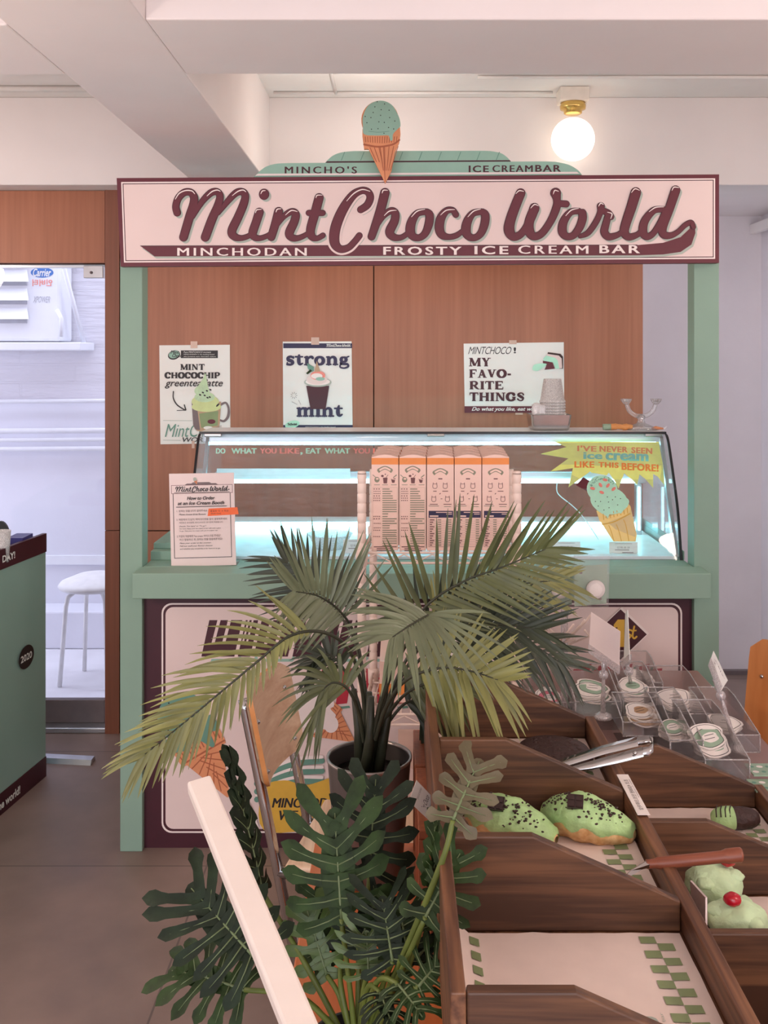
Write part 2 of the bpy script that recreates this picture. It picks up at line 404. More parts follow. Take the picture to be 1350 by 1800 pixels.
# tiled floor
m, nt, b = new_mat('grey_brown_floor_tiles'); M['floor']=m
tc=nt.nodes.new('ShaderNodeTexCoord'); mp=nt.nodes.new('ShaderNodeMapping'); mp.inputs['Location'].default_value=(0.85,-0.4,0)
br=nt.nodes.new('ShaderNodeTexBrick'); br.offset=0.0; br.inputs['Scale'].default_value=1.0
br.inputs['Brick Width'].default_value=0.9; br.inputs['Row Height'].default_value=0.9; br.inputs['Mortar Size'].default_value=0.003
br.inputs['Color1'].default_value=rgb((140,120,112)); br.inputs['Color2'].default_value=rgb((134,115,107)); br.inputs['Mortar'].default_value=rgb((104,90,84))
nt.links.new(tc.outputs['Object'],mp.inputs[0]); nt.links.new(mp.outputs[0],br.inputs['Vector'])
n1=nt.nodes.new('ShaderNodeTexNoise'); n1.inputs['Scale'].default_value=5; n1.inputs['Detail'].default_value=8
n2=nt.nodes.new('ShaderNodeTexNoise'); n2.inputs['Scale'].default_value=60; n2.inputs['Detail'].default_value=4
nt.links.new(tc.outputs['Object'],n1.inputs['Vector']); nt.links.new(tc.outputs['Object'],n2.inputs['Vector'])
mx=nt.nodes.new('ShaderNodeMix'); mx.data_type='RGBA'; mx.blend_type='OVERLAY'; mx.inputs[0].default_value=0.45
nt.links.new(br.outputs['Color'],mx.inputs[6]); nt.links.new(n1.outputs['Fac'],mx.inputs[7])
nt.links.new(mx.outputs[2],b.inputs['Base Color'])
rr=nt.nodes.new('ShaderNodeMapRange'); rr.inputs[3].default_value=0.38; rr.inputs[4].default_value=0.62
nt.links.new(n1.outputs['Fac'],rr.inputs[0]); nt.links.new(rr.outputs[0],b.inputs['Roughness'])
bp=nt.nodes.new('ShaderNodeBump'); bp.inputs['Strength'].default_value=0.08; nt.links.new(n2.outputs['Fac'],bp.inputs['Height']); nt.links.new(bp.outputs[0],b.inputs['Normal'])
# alley stone wall: big rough courses
m, nt, b = new_mat('white_painted_stone_courses'); M['alley_stone']=m
b.inputs['Roughness'].default_value=0.8; b.inputs['Base Color'].default_value=rgb((224,222,230))
tc=nt.nodes.new('ShaderNodeTexCoord'); mp=nt.nodes.new('ShaderNodeMapping'); mp.inputs['Rotation'].default_value=(PI/2,0,0)
br=nt.nodes.new('ShaderNodeTexBrick'); br.inputs['Scale'].default_value=1.0; br.inputs['Brick Width'].default_value=0.62; br.inputs['Row Height'].default_value=0.105
br.inputs['Mortar Size'].default_value=0.006; br.inputs['Color1'].default_value=(1,1,1,1); br.inputs['Color2'].default_value=(.85,.85,.85,1); br.inputs['Mortar'].default_value=(0.2,.2,.2,1)
nt.links.new(tc.outputs['Object'],mp.inputs[0]); nt.links.new(mp.outputs[0],br.inputs['Vector'])
n1=nt.nodes.new('ShaderNodeTexNoise'); n1.inputs['Scale'].default_value=9; n1.inputs['Detail'].default_value=6
mpp=nt.nodes.new('ShaderNodeMapping'); mpp.inputs['Scale'].default_value=(0.5,1,3); nt.links.new(tc.outputs['Object'],mpp.inputs[0]); nt.links.new(mpp.outputs[0],n1.inputs['Vector'])
ad=nt.nodes.new('ShaderNodeMix'); ad.data_type='RGBA'; ad.inputs[0].default_value=0.5
nt.links.new(br.outputs['Color'],ad.inputs[6]); nt.links.new(n1.outputs['Fac'],ad.inputs[7])
bp=nt.nodes.new('ShaderNodeBump'); bp.inputs['Strength'].default_value=0.9; bp.inputs['Distance'].default_value=0.03
nt.links.new(ad.outputs[2],bp.inputs['Height']); nt.links.new(bp.outputs[0],b.inputs['Normal'])

# ------------------------------------------------------------------ room shell
YW = 4.2            # plywood back wall
ZC, ZS = 2.66, 2.30 # ceiling, underside of the beams
ST = dict(kind='structure')
MB().prism([(-3.2,-3.2,-0.1),(1.9,-3.2,-0.1),(1.9,5.02,-0.1),(0.8,5.02,-0.1),(0.8,4.32,-0.1),(-3.2,4.32,-0.1)],(0,0,0.1),M['floor']).build('floor',**ST)
MB().prism([(-3.2,-3.2,ZC),(1.9,-3.2,ZC),(1.9,5.02,ZC),(0.8,5.02,ZC),(0.8,4.3,ZC),(-3.2,4.3,ZC)],(0,0,0.1),M['white_paint']).build('ceiling',**ST)
def beam(n,x0,x1,y0,y1,z0,z1=ZC): MB().box(x0,x1,y0,y1,z0,z1,M['beam_paint']).build('trim_%d'%n,bevel=0.004,**ST)
beam(1,-0.828,-0.528,-3.2,4.07,ZS)              # beam running towards the back wall
beam(2,-0.528,1.9,2.07,2.47,ZS+0.0006)                 # cross beam
beam(3,-3.2,-0.828,2.10,2.47,ZS-0.0006)
beam(4,-3.2,1.9,4.07,4.3,ZS)                    # beam over the plywood wall
beam(6,1.1,1.9,4.3,5.0,ZS+0.002)
def conduit(n,pts,r=0.006): MB().tube(pts,r,M['white_paint'],8).build('trim_%d'%n,**ST)
conduit(7,[(-0.5,3.98,ZC-0.006),(0.62,3.98,ZC-0.006)],0.006)
conduit(8,[(-3.0,3.9,ZC-0.012),(-0.86,3.9,ZC-0.012)],0.012)
conduit(9,[(-0.25,2.5,ZC-0.008),(-0.25,3.98,ZC-0.008)],0.007)
conduit(10,[(0.30,3.75,ZC-0.008),(1.85,3.75,ZC-0.008)],0.007)
# plywood back wall, a board per panel
xr = (1131-CX)*YW/F; xd = (185-CX)*YW/F; xs = (657-CX)*YW/F
zl = H-(463-CY)*YW/F
zj = H-(933-CY)*YW/F
wb = MB(); g=0.0025
for (a,b_,c,d) in ((xd+0.062,xs,zj,2.3),(xs,xr,zj,2.3),(xd+0.062,xs,0,zj),(xs,xr,0,zj),(-3.2,xd,zl,2.3)):
    wb.box(a+g,b_-g,YW,YW+0.02,c+g,d-g,M['plywood'])
wb.box(xd,xd+0.06,YW-0.004,YW+0.1,0,zj,M['plywood_dark']); wb.box(xd,xd+0.06,YW-0.004,YW+0.1,zj+0.003,2.3,M['plywood_dark'])
wb.box(xd+0.061,xr,YW+0.021,YW+0.1,0,2.3,M['seam']); wb.box(-3.2,xd,YW+0.021,YW+0.1,zl,2.3,M['seam'])
wb.build('wall_back',**ST)
MB().box(xr-0.3,1.9,5.0,5.1,0,2.4,M['white_wall']).build('wall_back_right',**ST)
MB().box(1.83,1.93,-3.2,5.0,0,2.66,M['white_wall']).build('wall_right',**ST)
MB().box(-3.3,-3.2,-3.2,4.3,0,2.66,M['white_wall']).build('wall_left',**ST)
MB().box(1.77,1.80,4.4,5.0,2.21,2.26,M['white_paint']).build('trim_11',bevel=0.004,**ST)
MB().box(1.10,1.83,4.97,5.0,0,0.02,M['steel_dark']).build('baseboard_back',**ST)
# glass door
dr = thing('door_1',(-2.1,4.28,0),None,None,kind='structure')
zb0,zb1 = H-(1268-CY)*4.28/F, H-(1228-CY)*4.28/F
xg = (186-CX)*4.28/F
MB().box(-3.15,xg,4.274,4.286,zb1,zl+0.02,M['door_glass']).build('glass_pane',dr)
MB().box(-3.15,xg,4.262,4.298,zb0,zb1,M['steel_dark']).build('bottom_rail',dr,bevel=0.003)
MB().box(-3.15,xg,4.262,4.298,zl-0.012,zl+0.03,M['alu']).build('top_rail',dr)
pf = MB().box((148-CX)*4.25/F,xg,4.24,4.272,H-(489-CY)*4.25/F,H-(467-CY)*4.25/F,M['steel']); pf.build('patch_fitting',dr,bevel=0.002)
MB().sphere(W(160,479,4.236),0.006,M['steel_dark']).build('fitting_screw',dr)
MB().box(-3.15,xd,4.2,4.32,0,0.022,M['alu']).build('trim_12',bevel=0.004,**ST)
cc = MB().prism([(-2.2,3.99,0),(-2.2,4.05,0),(-2.2,4.04,0.018),(-2.2,4.0,0.018)],(1.0,-0.12,0),M['alu']); cc.build('floor_cable_cover',label='grey floor cable cover running across the tiles before the door',cat='cable cover')

# ------------------------------------------------------------------ alley outside
YA=5.65
MB().box(-4.6,0.3,YA,YA+0.2,1.34,3.2,M['alley_stone']).build('wall_outside',**ST)
MB().box(-4.6,0.3,YA-0.03,YA+0.2,0.0,1.34,M['alley_white']).build('wall_outside_lower',**ST)
MB().box(-4.6,0.3,4.32,YA+0.2,-0.1,-0.004,M['alley_floor']).build('floor_outside',**ST)
MB().box(-4.6,0.3,5.42,YA-0.03,-0.004,0.20,M['alley_white']).build('trim_13',bevel=0.01,**ST)
MB().box(-4.6,0.3,YA-0.05,YA-0.03,0.42,0.47,M['ac_white']).build('trim_14',**ST)
def pipe(name,y,dz,r,lab): 
    z=H-(y-CY)*5.55/F
    MB().tube([(-4.5,5.55,z-0.02),(-3.0,5.55,z-0.008),(0.2,5.55,z+0.014)],r,M['ac_white'],10).build(name,label=lab,cat='pipe',group='pipes along the outside wall')
pipe('wall_pipe',757,0,0.016,'white pipe along the outside wall, top one of the three close together')
pipe('wall_pipe',773,0,0.012,'white pipe along the outside wall, middle one of the three close together')
pipe('wall_pipe',789,0,0.014,'white pipe along the outside wall, lowest one of the three close together')
pipe('wall_pipe',705,0,0.012,'single white pipe on the outside wall below the stone courses')
# air conditioner
Ya=5.42
ac=thing('air_conditioner',W(50,600,Ya),'white outdoor air conditioner unit with blue oval badge on the alley wall','air conditioner')
x0,x1=(-260-CX)*Ya/F,(106-CX)*Ya/F; zt,zb=H-(380-CY)*Ya/F,H-(600-CY)*Ya/F
xp=(54-CX)*Ya/F
MB().box(x0,x1,Ya,Ya+0.2,zb,zt,M['ac_white']).build('casing',ac,bevel=0.015)
for i in range(5):
    yy=474+33*i-66
    q=MB()
    q.prism([W(-260,yy,Ya-0.002),W(-260,yy+21,Ya-0.002),W(-260,yy+21,Ya-0.05)],(xp-x0-0.02,0,0),M['ac_white'])
    q.build('louvre',ac)
    MB().box(x0,xp-0.02,Ya-0.006,Ya,H-(yy+28-CY)*Ya/F,H-(yy+22-CY)*Ya/F,M['ac_grey']).build('vent_slot',ac)
q=MB(); p=Pr(q,facing(Ya-0.001))
p.ell(74,479,20,9,M['blue']); q.build('oval_badge',ac); q=MB(); p=Pr(q,facing(Ya-0.0016))
p.text('Carrier',58,472,90,486,M['paper'],0.02,0.3)
p.text('인버터',57,491,92,503,M['coral'],0.02,flip=True)
p.text('XPOWER',58,521,88,532,M['ac_grey'],0.0,0.4)
q.build('lettering',ac)
MB().tube([W(100,545,Ya-0.01),W(108,560,Ya-0.02),W(107,592,Ya-0.02)],0.012,M['ac_white']).build('side_handle',ac)
q=MB(); q.box(x0,x1+0.12,Ya-0.03,Ya+0.22,zb-0.05,zb-0.005,M['ac_white']); q.build('wall_bracket',ac,bevel=0.006)
MB().tube([W(112,470,5.36),W(148,604,5.56)],0.012,M['ac_white']).build('drain_pipe',label='white thin pipe slanting down beside the outdoor air conditioner',cat='pipe')
# stool outside
sx=(168-CX)*4.9/F
st=thing('stool',(sx,4.9,0),'white round stool with four tube legs outside the glass door','stool')
zs=0.46
MB().lathe([(0.0,zs),(0.17,zs),(0.178,zs+0.012),(0.165,zs+0.03),(0.09,zs+0.06),(0.0,zs+0.075)],(sx,4.9,0),M['stool_white'],32).build('seat',st)
for k,a in enumerate((35,125,215,305)):
    c,s_=math.cos(math.radians(a)),math.sin(math.radians(a))
    MB().tube([(sx+0.03*c,4.9+0.03*s_,zs-0.015),(sx+0.10*c,4.9+0.10*s_,zs-0.012),(sx+0.135*c,4.9+0.135*s_,zs-0.035),(sx+0.145*c,4.9+0.145*s_,zs-0.08),(sx+0.175*c,4.9+0.175*s_,0.0)],0.011,M['stool_white'],10).build('leg',st)
# ------------------------------------------------------------------ lettering: heavy slab capitals drawn stroke by stroke
def _L(*a): return a
T_,N_=0.105,0.05
SLAB={
'M':(1.2,[('s',0.16,0,0.16,1,N_),('s',0.2,1,0.58,0.06,T_),('s',0.58,0.06,0.98,1,N_),('s',1.02,0,1.02,1,T_),('f',0,0.34,0),('f',0,0.24,1),('f',0.82,1.22,0),('f',0.95,1.22,1)]),
'Y':(1.0,[('s',0.22,1,0.5,0.45,T_),('s',0.5,0.45,0.8,1,N_),('s',0.5,0,0.5,0.5,T_),('f',0.05,0.42,1),('f',0.65,0.98,1),('f',0.3,0.7,0)]),
'F':(0.85,[('s',0.22,0,0.22,1,T_),('s',0.2,0.95,0.8,0.95,N_),('s',0.2,0.52,0.6,0.52,N_),('f',0.02,0.44,0),('f',0.02,0.3,1),('v',0.78,0.72,1),('v',0.6,0.4,0.65)]),
'A':(1.05,[('s',0.2,0,0.5,1,N_),('s',0.5,0.95,0.82,0,T_),('s',0.3,0.33,0.68,0.33,N_),('f',0.04,0.38,0),('f',0.64,1.04,0)]),
'V':(1.0,[('s',0.2,1,0.5,0.05,T_),('s',0.5,0.05,0.8,1,N_),('f',0.02,0.42,1),('f',0.65,0.98,1)]),
'O':(1.05,[('o',0.52,0.5,0.40,0.44)]),
'C':(0.95,[('c',0.5,0.5,0.38,0.44),('v',0.84,0.66,0.98)]),
'G':(1.02,[('c',0.5,0.5,0.38,0.44),('v',0.84,0.68,0.98),('s',0.82,0.1,0.82,0.42,T_),('f',0.6,1.0,0.42)]),
'R':(1.05,[('s',0.22,0,0.22,1,T_),('q',[(0.25,0.95),(0.6,0.95),(0.76,0.74),(0.6,0.5),(0.25,0.5)]),('s',0.5,0.5,0.85,0.05,T_),('f',0.02,0.42,0),('f',0.02,0.3,1),('f',0.8,1.05,0)]),
'P':(0.95,[('s',0.22,0,0.22,1,T_),('q',[(0.25,0.95),(0.62,0.95),(0.78,0.72),(0.62,0.45),(0.25,0.45)]),('f',0.02,0.44,0),('f',0.02,0.3,1)]),
'I':(0.48,[('s',0.24,0,0.24,1,T_),('f',0.02,0.46,0),('f',0.02,0.46,1)]),
'T':(0.95,[('s',0.47,0,0.47,1,T_),('s',0.08,0.95,0.87,0.95,N_),('v',0.06,0.7,1),('v',0.89,0.7,1),('f',0.27,0.67,0)]),
'E':(0.92,[('s',0.22,0,0.22,1,T_),('s',0.2,0.95,0.8,0.95,N_),('s',0.2,0.52,0.62,0.52,N_),('s',0.2,0.05,0.84,0.05,N_),('f',0.02,0.3,0),('f',0.02,0.3,1),('v',0.8,0.74,1),('v',0.62,0.4,0.66),('v',0.85,0,0.3)]),
'H':(1.1,[('s',0.22,0,0.22,1,T_),('s',0.86,0,0.86,1,T_),('s',0.2,0.5,0.9,0.5,N_),('f',0.03,0.42,0),('f',0.03,0.42,1),('f',0.67,1.06,0),('f',0.67,1.06,1)]),
'N':(1.1,[('s',0.2,0,0.2,1,N_),('s',0.22,1,0.84,0.05,T_),('s',0.88,0,0.88,1,N_),('f',0.03,0.38,0),('f',0.03,0.25,1),('f',0.7,1.06,1)]),
'S':(0.85,[('S',)]),
'-':(0.5,[('s',0.06,0.4,0.44,0.4,0.08)]),
' ':(0.4,[]),
}
def slab(p, word, x0,y0,x1,y1,m,k=1.0):
    tot=sum(SLAB[c][0]+0.05 for c in word)-0.05; sx=(x1-x0)/tot; h=y1-y0; x=x0
    for ch in word:
        w,ops=SLAB[ch]
        X=lambda u:x+u*sx
        Y=lambda v:y1-v*h
        for o in ops:
            if o[0]=='s':
                _,a,b,c,d,t=o; t*=k
                if abs(b-d)>abs(a-c)*0.5: p.poly([(X(a-t),Y(b)),(X(a+t),Y(b)),(X(c+t),Y(d)),(X(c-t),Y(d))],m)
                else: p.poly([(X(a),Y(b+t)),(X(c),Y(d+t)),(X(c),Y(d-t)),(X(a),Y(b-t))],m)
            elif o[0]=='f':
                _,a,b,v=o; v0,v1=(v,v+0.09) if v<0.5 else (v-0.09,v); p.poly([(X(a),Y(v0)),(X(b),Y(v0)),(X(b),Y(v1)),(X(a),Y(v1))],m)
            elif o[0]=='v':
                _,a,b,c=o; p.poly([(X(a-0.045),Y(b)),(X(a+0.045),Y(b)),(X(a+0.045),Y(c)),(X(a-0.045),Y(c))],m)
            elif o[0] in 'oc':
                _,cx,cy,rx,ry=o; pts=[]; r=[]; n=16
                for i in range(n if o[0]=='o' else 13):
                    a=2*PI*i/n+(0.62 if o[0]=='c' else 0); pts.append((X(cx+rx*math.cos(a)),Y(cy+ry*math.sin(a)))); r.append((0.065+0.075*abs(math.cos(a)))*min(sx,h)*k)
                p.stroke(pts,r,m,closed=(o[0]=='o'),n=3)
            elif o[0]=='q':
                pts=[(X(a),Y(b)) for a,b in o[1]]; u=min(sx,h)*k; p.stroke(pts,[0.05*u,0.06*u,0.12*u,0.06*u,0.05*u],m,n=4)
            elif o[0]=='S':
                u=min(sx,h)*k; pts=[(X(a),Y(b)) for a,b in ((0.72,0.75),(0.62,0.92),(0.36,0.93),(0.18,0.74),(0.42,0.54),(0.68,0.36),(0.6,0.1),(0.34,0.06),(0.13,0.24))]
                p.stroke(pts,[0.07*u,0.05*u,0.06*u,0.1*u,0.12*u,0.1*u,0.06*u,0.05*u,0.07*u],m,n=4)
        x+=(w+0.05)*sx
# the flowing sign script, traced as pen strokes: (points, pen radii) in picture units
def _s(ox,oy,k,pts,r):
    return ([(ox+a/k,oy+b/k) for a,b in pts],[q/k for q in r])
A=(290,315,4.5); B=(570,315,4.5); C_=(870,315,3.553)
def ring(ox,oy,k,dx=0): return _s(ox,oy,k,[(800+dx,258),(735+dx,272),(692+dx,335),(680+dx,410),(705+dx,455),(755+dx,462),(800+dx,425),(828+dx,350),(832+dx,285),(812+dx,262)],[24,26,33,36,29,25,28,32,31,27])
SCRIPT=[
 _s(*A,[(98,266),(88,215),(108,150),(155,106),(205,106),(231,145),(226,205),(198,290),(148,460)],[28,27,27,27,27,30,32,33,32]),
 _s(*A,[(222,300),(290,185),(360,112),(410,100),(436,135),(420,210),(372,320),(320,460)],[14,22,26,26,27,31,33,33]),
 _s(*A,[(424,270),(500,172),(565,108),(615,102),(636,135),(622,200),(580,300),(530,410),(552,455),(605,466),(660,450),(700,420)],[14,22,26,27,28,31,32,33,29,21,19,17]),
 _s(*A,[(747,262),(722,340),(695,425),(712,460),(755,467),(810,448),(850,420)],[33,32,32,26,20,18,17]),
 _s(*A,[(900,256),(875,350),(842,458)],[33,32,30]),
 _s(*A,[(868,390),(935,300),(1000,258),(1034,278),(1024,335),(985,425),(1005,462),(1055,466),(1115,440),(1150,410)],[15,21,25,30,32,33,28,21,18,16]),
 _s(*A,[(1220,148),(1190,260),(1152,400),(1165,455),(1205,468),(1250,445)],[34,34,33,30,20,20]),
 _s(*A,[(1138,268),(1248,268)],[22,22]),
 _s(*B,[(288,242),(340,205),(364,145),(342,100),(290,92),(220,135),(140,255),(88,390),(82,500),(125,552),(190,542),(240,495),(278,447)],[26,28,28,27,27,32,37,39,37,29,25,24,24]),
 _s(*B,[(480,108),(440,260),(374,455)],[35,34,29]),
 _s(*B,[(405,390),(465,295),(525,252),(560,270),(556,330),(518,415),(545,457),(600,463),(645,440),(685,400)],[15,21,26,30,32,34,28,21,19,17]),
 ring(*B),
 _s(*B,[(1040,282),(1015,246),(965,252),(922,310),(910,385),(930,440),(985,458),(1045,445),(1095,410)],[23,22,26,33,35,31,22,21,18]),
 ring(*B,440),
 _s(*C_,[(160,88),(128,165),(95,260),(88,320),(112,358),(155,348),(195,300),(222,245),(246,180)],[28,29,30,32,26,22,22,27,29]),
 _s(*C_,[(246,185),(215,260),(212,320),(240,357),(290,340),(345,265),(382,180),(386,130),(378,88)],[29,28,30,24,22,22,24,22,32]),
 _s(*C_,[(392,152),(444,156)],[19,20]),
 _s(*C_,[(522,200),(470,208),(428,265),(420,325),(445,357),(487,352),(525,305),(545,250),(545,212)],[18,20,25,27,22,21,24,25,24]),
 _s(*C_,[(530,357),(580,335),(628,270),(655,210),(660,170)],[12,17,18,18,23]),
 _s(*C_,[(665,195),(705,212),(722,235)],[18,20,20]),
 _s(*C_,[(706,225),(690,285),(682,330),(708,360),(760,350),(800,325)],[20,22,24,22,17,15]),
 _s(*C_,[(878,84),(850,175),(812,290),(808,335),(835,361),(885,348),(915,322)],[31,30,28,27,22,17,15]),
 _s(*C_,[(1050,190),(990,196),(935,260),(922,325),(945,358),(985,340),(1028,275),(1060,200)],[18,20,24,26,22,18,18,16]),
 _s(*C_,[(1126,70),(1085,190),(1045,300),(1052,345),(1095,352),(1140,330),(1185,288),(1222,272),(1238,300)],[28,27,26,24,18,15,15,16,14]),
]
DOT=(290+785/4.5,315+121/4.5,38/4.5,42/4.5)
SWASH=[(1120,431),(1165,427),(1196,417),(1212,402),(1211,390),(1221,391),(1222,410),(1215,430),(1196,443),(1165,447.5),(1120,449)]
SWASH_=[(p_[0]+0.0,p_[1]) for p_ in SWASH]
GLOSS=[ (A,[(85,160),(115,115),(165,92),(215,95),(238,118)]),(A,[(335,135),(375,100),(415,88),(440,98)]),(A,[(535,132),(580,98),(620,88),(642,102)]),(A,[(760,118),(772,96),(795,92)]),
 (A,[(718,268),(728,245),(765,240)]),(A,[(880,262),(890,240),(920,236)]),(A,[(955,285),(1000,250),(1048,258)]),(A,[(1195,150),(1205,130),(1245,128)]),
 (B,[(178,175),(235,115),(300,84),(362,98)]),(B,[(458,112),(468,90),(502,90)]),(B,[(475,290),(515,255),(570,248)]),(B,[(690,300),(735,255),(795,240)]),(B,[(920,285),(965,248),(1030,242)]),(B,[(1135,300),(1180,255),(1235,238)]),
 (C_,[(130,92),(150,74),(178,78)]),(C_,[(222,182),(245,160),(270,168)]),(C_,[(362,95),(372,72),(395,78)]),(C_,[(440,230),(475,195),(520,184)]),(C_,[(645,170),(658,152),(675,160)]),(C_,[(700,208),(728,218),(720,248)]),(C_,[(850,85),(872,62),(900,72)]),(C_,[(960,205),(1000,178),(1050,175)]),(C_,[(1102,72),(1115,52),(1145,55)])]
def script(p,m,map2=lambda a:a,grow=0.0,off=(0,0),k=1.0,n=8):
    for pts,r in SCRIPT:
        q=[map2((a+off[0],b+off[1])) for a,b in pts]
        p.stroke(q,[(x+grow)*k for x in r],m,n=n)
    c=map2((DOT[0]+off[0],DOT[1]+off[1])); p.ell(c[0],c[1],(DOT[2]+grow)*k,(DOT[3]+grow)*k,m)
def mini_logo(p,x0,y0,x1,y1,m,grow=0.0,k=None):
    """the same sign script at small size"""
    sx=(x1-x0)/(1222-302); sy=(y1-y0)/(447-328)
    script(p,m,lambda a:(x0+(a[0]-302)*sx,y0+(a[1]-328)*sy),grow,k=k or (sx+sy)/2,n=3)
    p.line(x0-0.02*(x1-x0),y1-6*sy,x1,y1-6*sy,4*sy,m)

# drawn ice cream cone, local units: tip at (0,0), axis up, mouth half-width 1 at height hc
def cone_art(p,tx,ty,ax,ay,halfw,mats,scoops=1,dots=True,rng=3,lip=0.3):
    ln=math.hypot(ax,ay); ux,uy=ax/ln,ay/ln; vx,vy=-uy,ux
    def Q(a,b): return (tx+ux*a*ln+vx*b*halfw, ty+uy*a*ln+vy*b*halfw)
    body,line,ice,idk=mats
    rnd=random.Random(rng)
    p.poly([Q(0,-0.06),Q(0,0.06),Q(0.72,0.86),Q(0.72,-0.86)],body)
    for i in range(1,6):
        f=i/6; p.line(*Q(0.72*f,-0.86*f),*Q(min(0.72,0.72*f+0.28),0.86*min(1,f+0.0)*0.6),halfw*0.022,line); p.line(*Q(0.72*f,0.86*f),*Q(min(0.72,0.72*f+0.28),-0.86*f*0.6),halfw*0.022,line)
    p.poly([Q(0.68,-0.98),Q(0.68,0.98),Q(0.74,1.02),Q(1.0,1.05),Q(1.0,-1.05),Q(0.74,-1.02)],body)
    p.line(*Q(0.72,-1.0),*Q(0.72,1.0),halfw*0.035,line)
    for i in range(-6,7): p.line(*Q(0.78,i*0.145),*Q(0.95,i*0.155),halfw*0.025,line)
    # melting lip
    pts=[(0.93,-1.05),(0.9,-0.8),(0.86,-0.5),(0.93,-0.2),(0.9,0.1),(0.74,0.38),(0.72,0.5),(0.76,0.58),(0.93,0.66),(0.9,0.85),(0.96,1.05),(1.1,1.1),(1.14,0.9),(1.14,-0.9),(1.1,-1.1)]
    h=halfw/ln
    base=1.0
    for s in range(scoops):
        cx_,cy_=Q(base+0.82*h,0); rr=halfw*(1.02-0.04*s); p.ell(cx_,cy_,rr,rr,ice); base+=1.15*h
    c=catmull([Q(*q) for q in pts],4,True); p.poly(c,ice)
    if dots:
        for i in range(16*scoops):
            a=rnd.uniform(0,2*PI); r=halfw*0.85*math.sqrt(rnd.random()); s=rnd.randrange(scoops)
            cx_,cy_=Q(1.0+0.9*h+1.15*h*s,0); p.ell(cx_+r*math.cos(a),cy_+r*math.sin(a),halfw*0.035,halfw*0.03,idk,8)

# ------------------------------------------------------------------ the booth
YB=3.2
bo=thing('ice_cream_booth',(0.07,3.4,0),'mint green ice cream booth with big cream and maroon sign on two posts','booth')
def X(px,Y=YB): return (px-CX)*Y/F
def Z(py,Y=YB): return H-(py-CY)*Y/F
PD=0.072
MB().box(X(211),X(250),YB,YB+PD,0,2.0,M['mint']).build('post',bo,bevel=0.002)
MB().box(X(1220),X(1264),YB,YB+PD,0,2.0,M['mint']).build('post',bo,bevel=0.002)
zct=Z(1008,3.1); zcb=Z(1053,3.1)
q=MB(); q.box(X(232,3.1),X(1250,3.1),3.1,YB-0.001,zcb,zct,M['mint']); q.box(X(251),X(1219),YB-0.001,4.0,zcb,zct,M['mint']); q.build('counter_top',bo,bevel=0.003)
q=MB()
q.box(X(251),-0.705,3.3,3.9,zct,zct+0.03,M['mint']); q.box(X(251),-0.705,3.34,3.9,zct+0.03,zct+0.05,M['mint']); q.build('side_ledge',bo,bevel=0.002)
q=MB()
q.box(0.948,X(1219),3.3,3.9,zct,zct+0.03,M['mint']); q.box(0.948,X(1219),3.34,3.9,zct+0.03,zct+0.05,M['mint']); q.build('side_ledge',bo,bevel=0.002)
# lower front with its printed poster
YP=3.225
q=MB(); q.box(X(250),X(1221),YP,YP+0.02,0,zcb,M['maroon_board']); q.box(X(251),X(1219),3.95,3.98,0,zcb,M['mint']); q.box(X(251),X(251)+0.02,YP+0.02,3.95,0,zcb,M['mint']); q.box(X(1219)-0.02,X(1219),YP+0.02,3.95,0,zcb,M['mint'])
fp=q.build('front_panel',bo)
q=MB(); p=Pr(q,facing(YP))
p.rrect(284,1060,1199,1464,18,M['cream2']); p.rrect(287,1063,1196,1461,16,M['maroon_dark']); p.rrect(291,1067,1192,1457,14,M['cream'])
# big heading letters, upper edge of the print
for i,(a,b_) in enumerate(((360,418),(424,446),(452,512),(520,566),(574,640),(650,700),(712,772),(780,846),(856,916))):
    p.poly([(a+8,1090),(b_+8,1090),(b_-6,1154),(a-6,1154)],M['maroon_dark'])
    for k,(u,v) in enumerate(((0.30,0.36),(0.62,0.68))): p.poly([(a+(b_-a)*u+6,1086),(a+(b_-a)*v+8,1086),(a+(b_-a)*v-4,1132),(a+(b_-a)*u-6,1132)],M['cream'])
    p.poly([(a+12,1158),(b_,1158),(b_+4,1152),(b_+8,1157),(b_+2,1163),(a+10,1163)],M['mint_print'])
slabw=[(560,'W'),(590,'O'),(620,'R')]
for i,a in enumerate(range(556,1150,34)):
    if 700<a<980: continue
    p.poly([(a+10,1176),(a+30,1174),(a+20,1236),(a,1238)],M['red']); p.poly([(a+6,1242),(a+24,1240),(a+26,1244),(a+8,1246)],M['mint_dark'])
for i,(a,b_) in enumerate(((1010,1040),(1046,1078),(1084,1112),(1118,1142))):
    p.poly([(a+6,1170),(b_,1166),(b_-12,1204),(a-2,1206)],M['red']); p.poly([(b_+2,1172),(b_+6,1172),(b_-6,1206),(b_-10,1206)],M['mint_dark'])
# ice cream cones and a wafer
cone_art(p,402,1400,-62,-108,44,(M['cone'],M['cone_line'],M['mint_dark'],M['ink']),1,True,5)
cone_art(p,622,1302,-58,-42,34,(M['cone'],M['cone_line'],M['cream2'],M['cream2']),1,False,6)
for i,(x,y) in enumerate(((556,1262),(570,1266),(582,1272))): p.ell(x,y,13,15,M['cream2'])
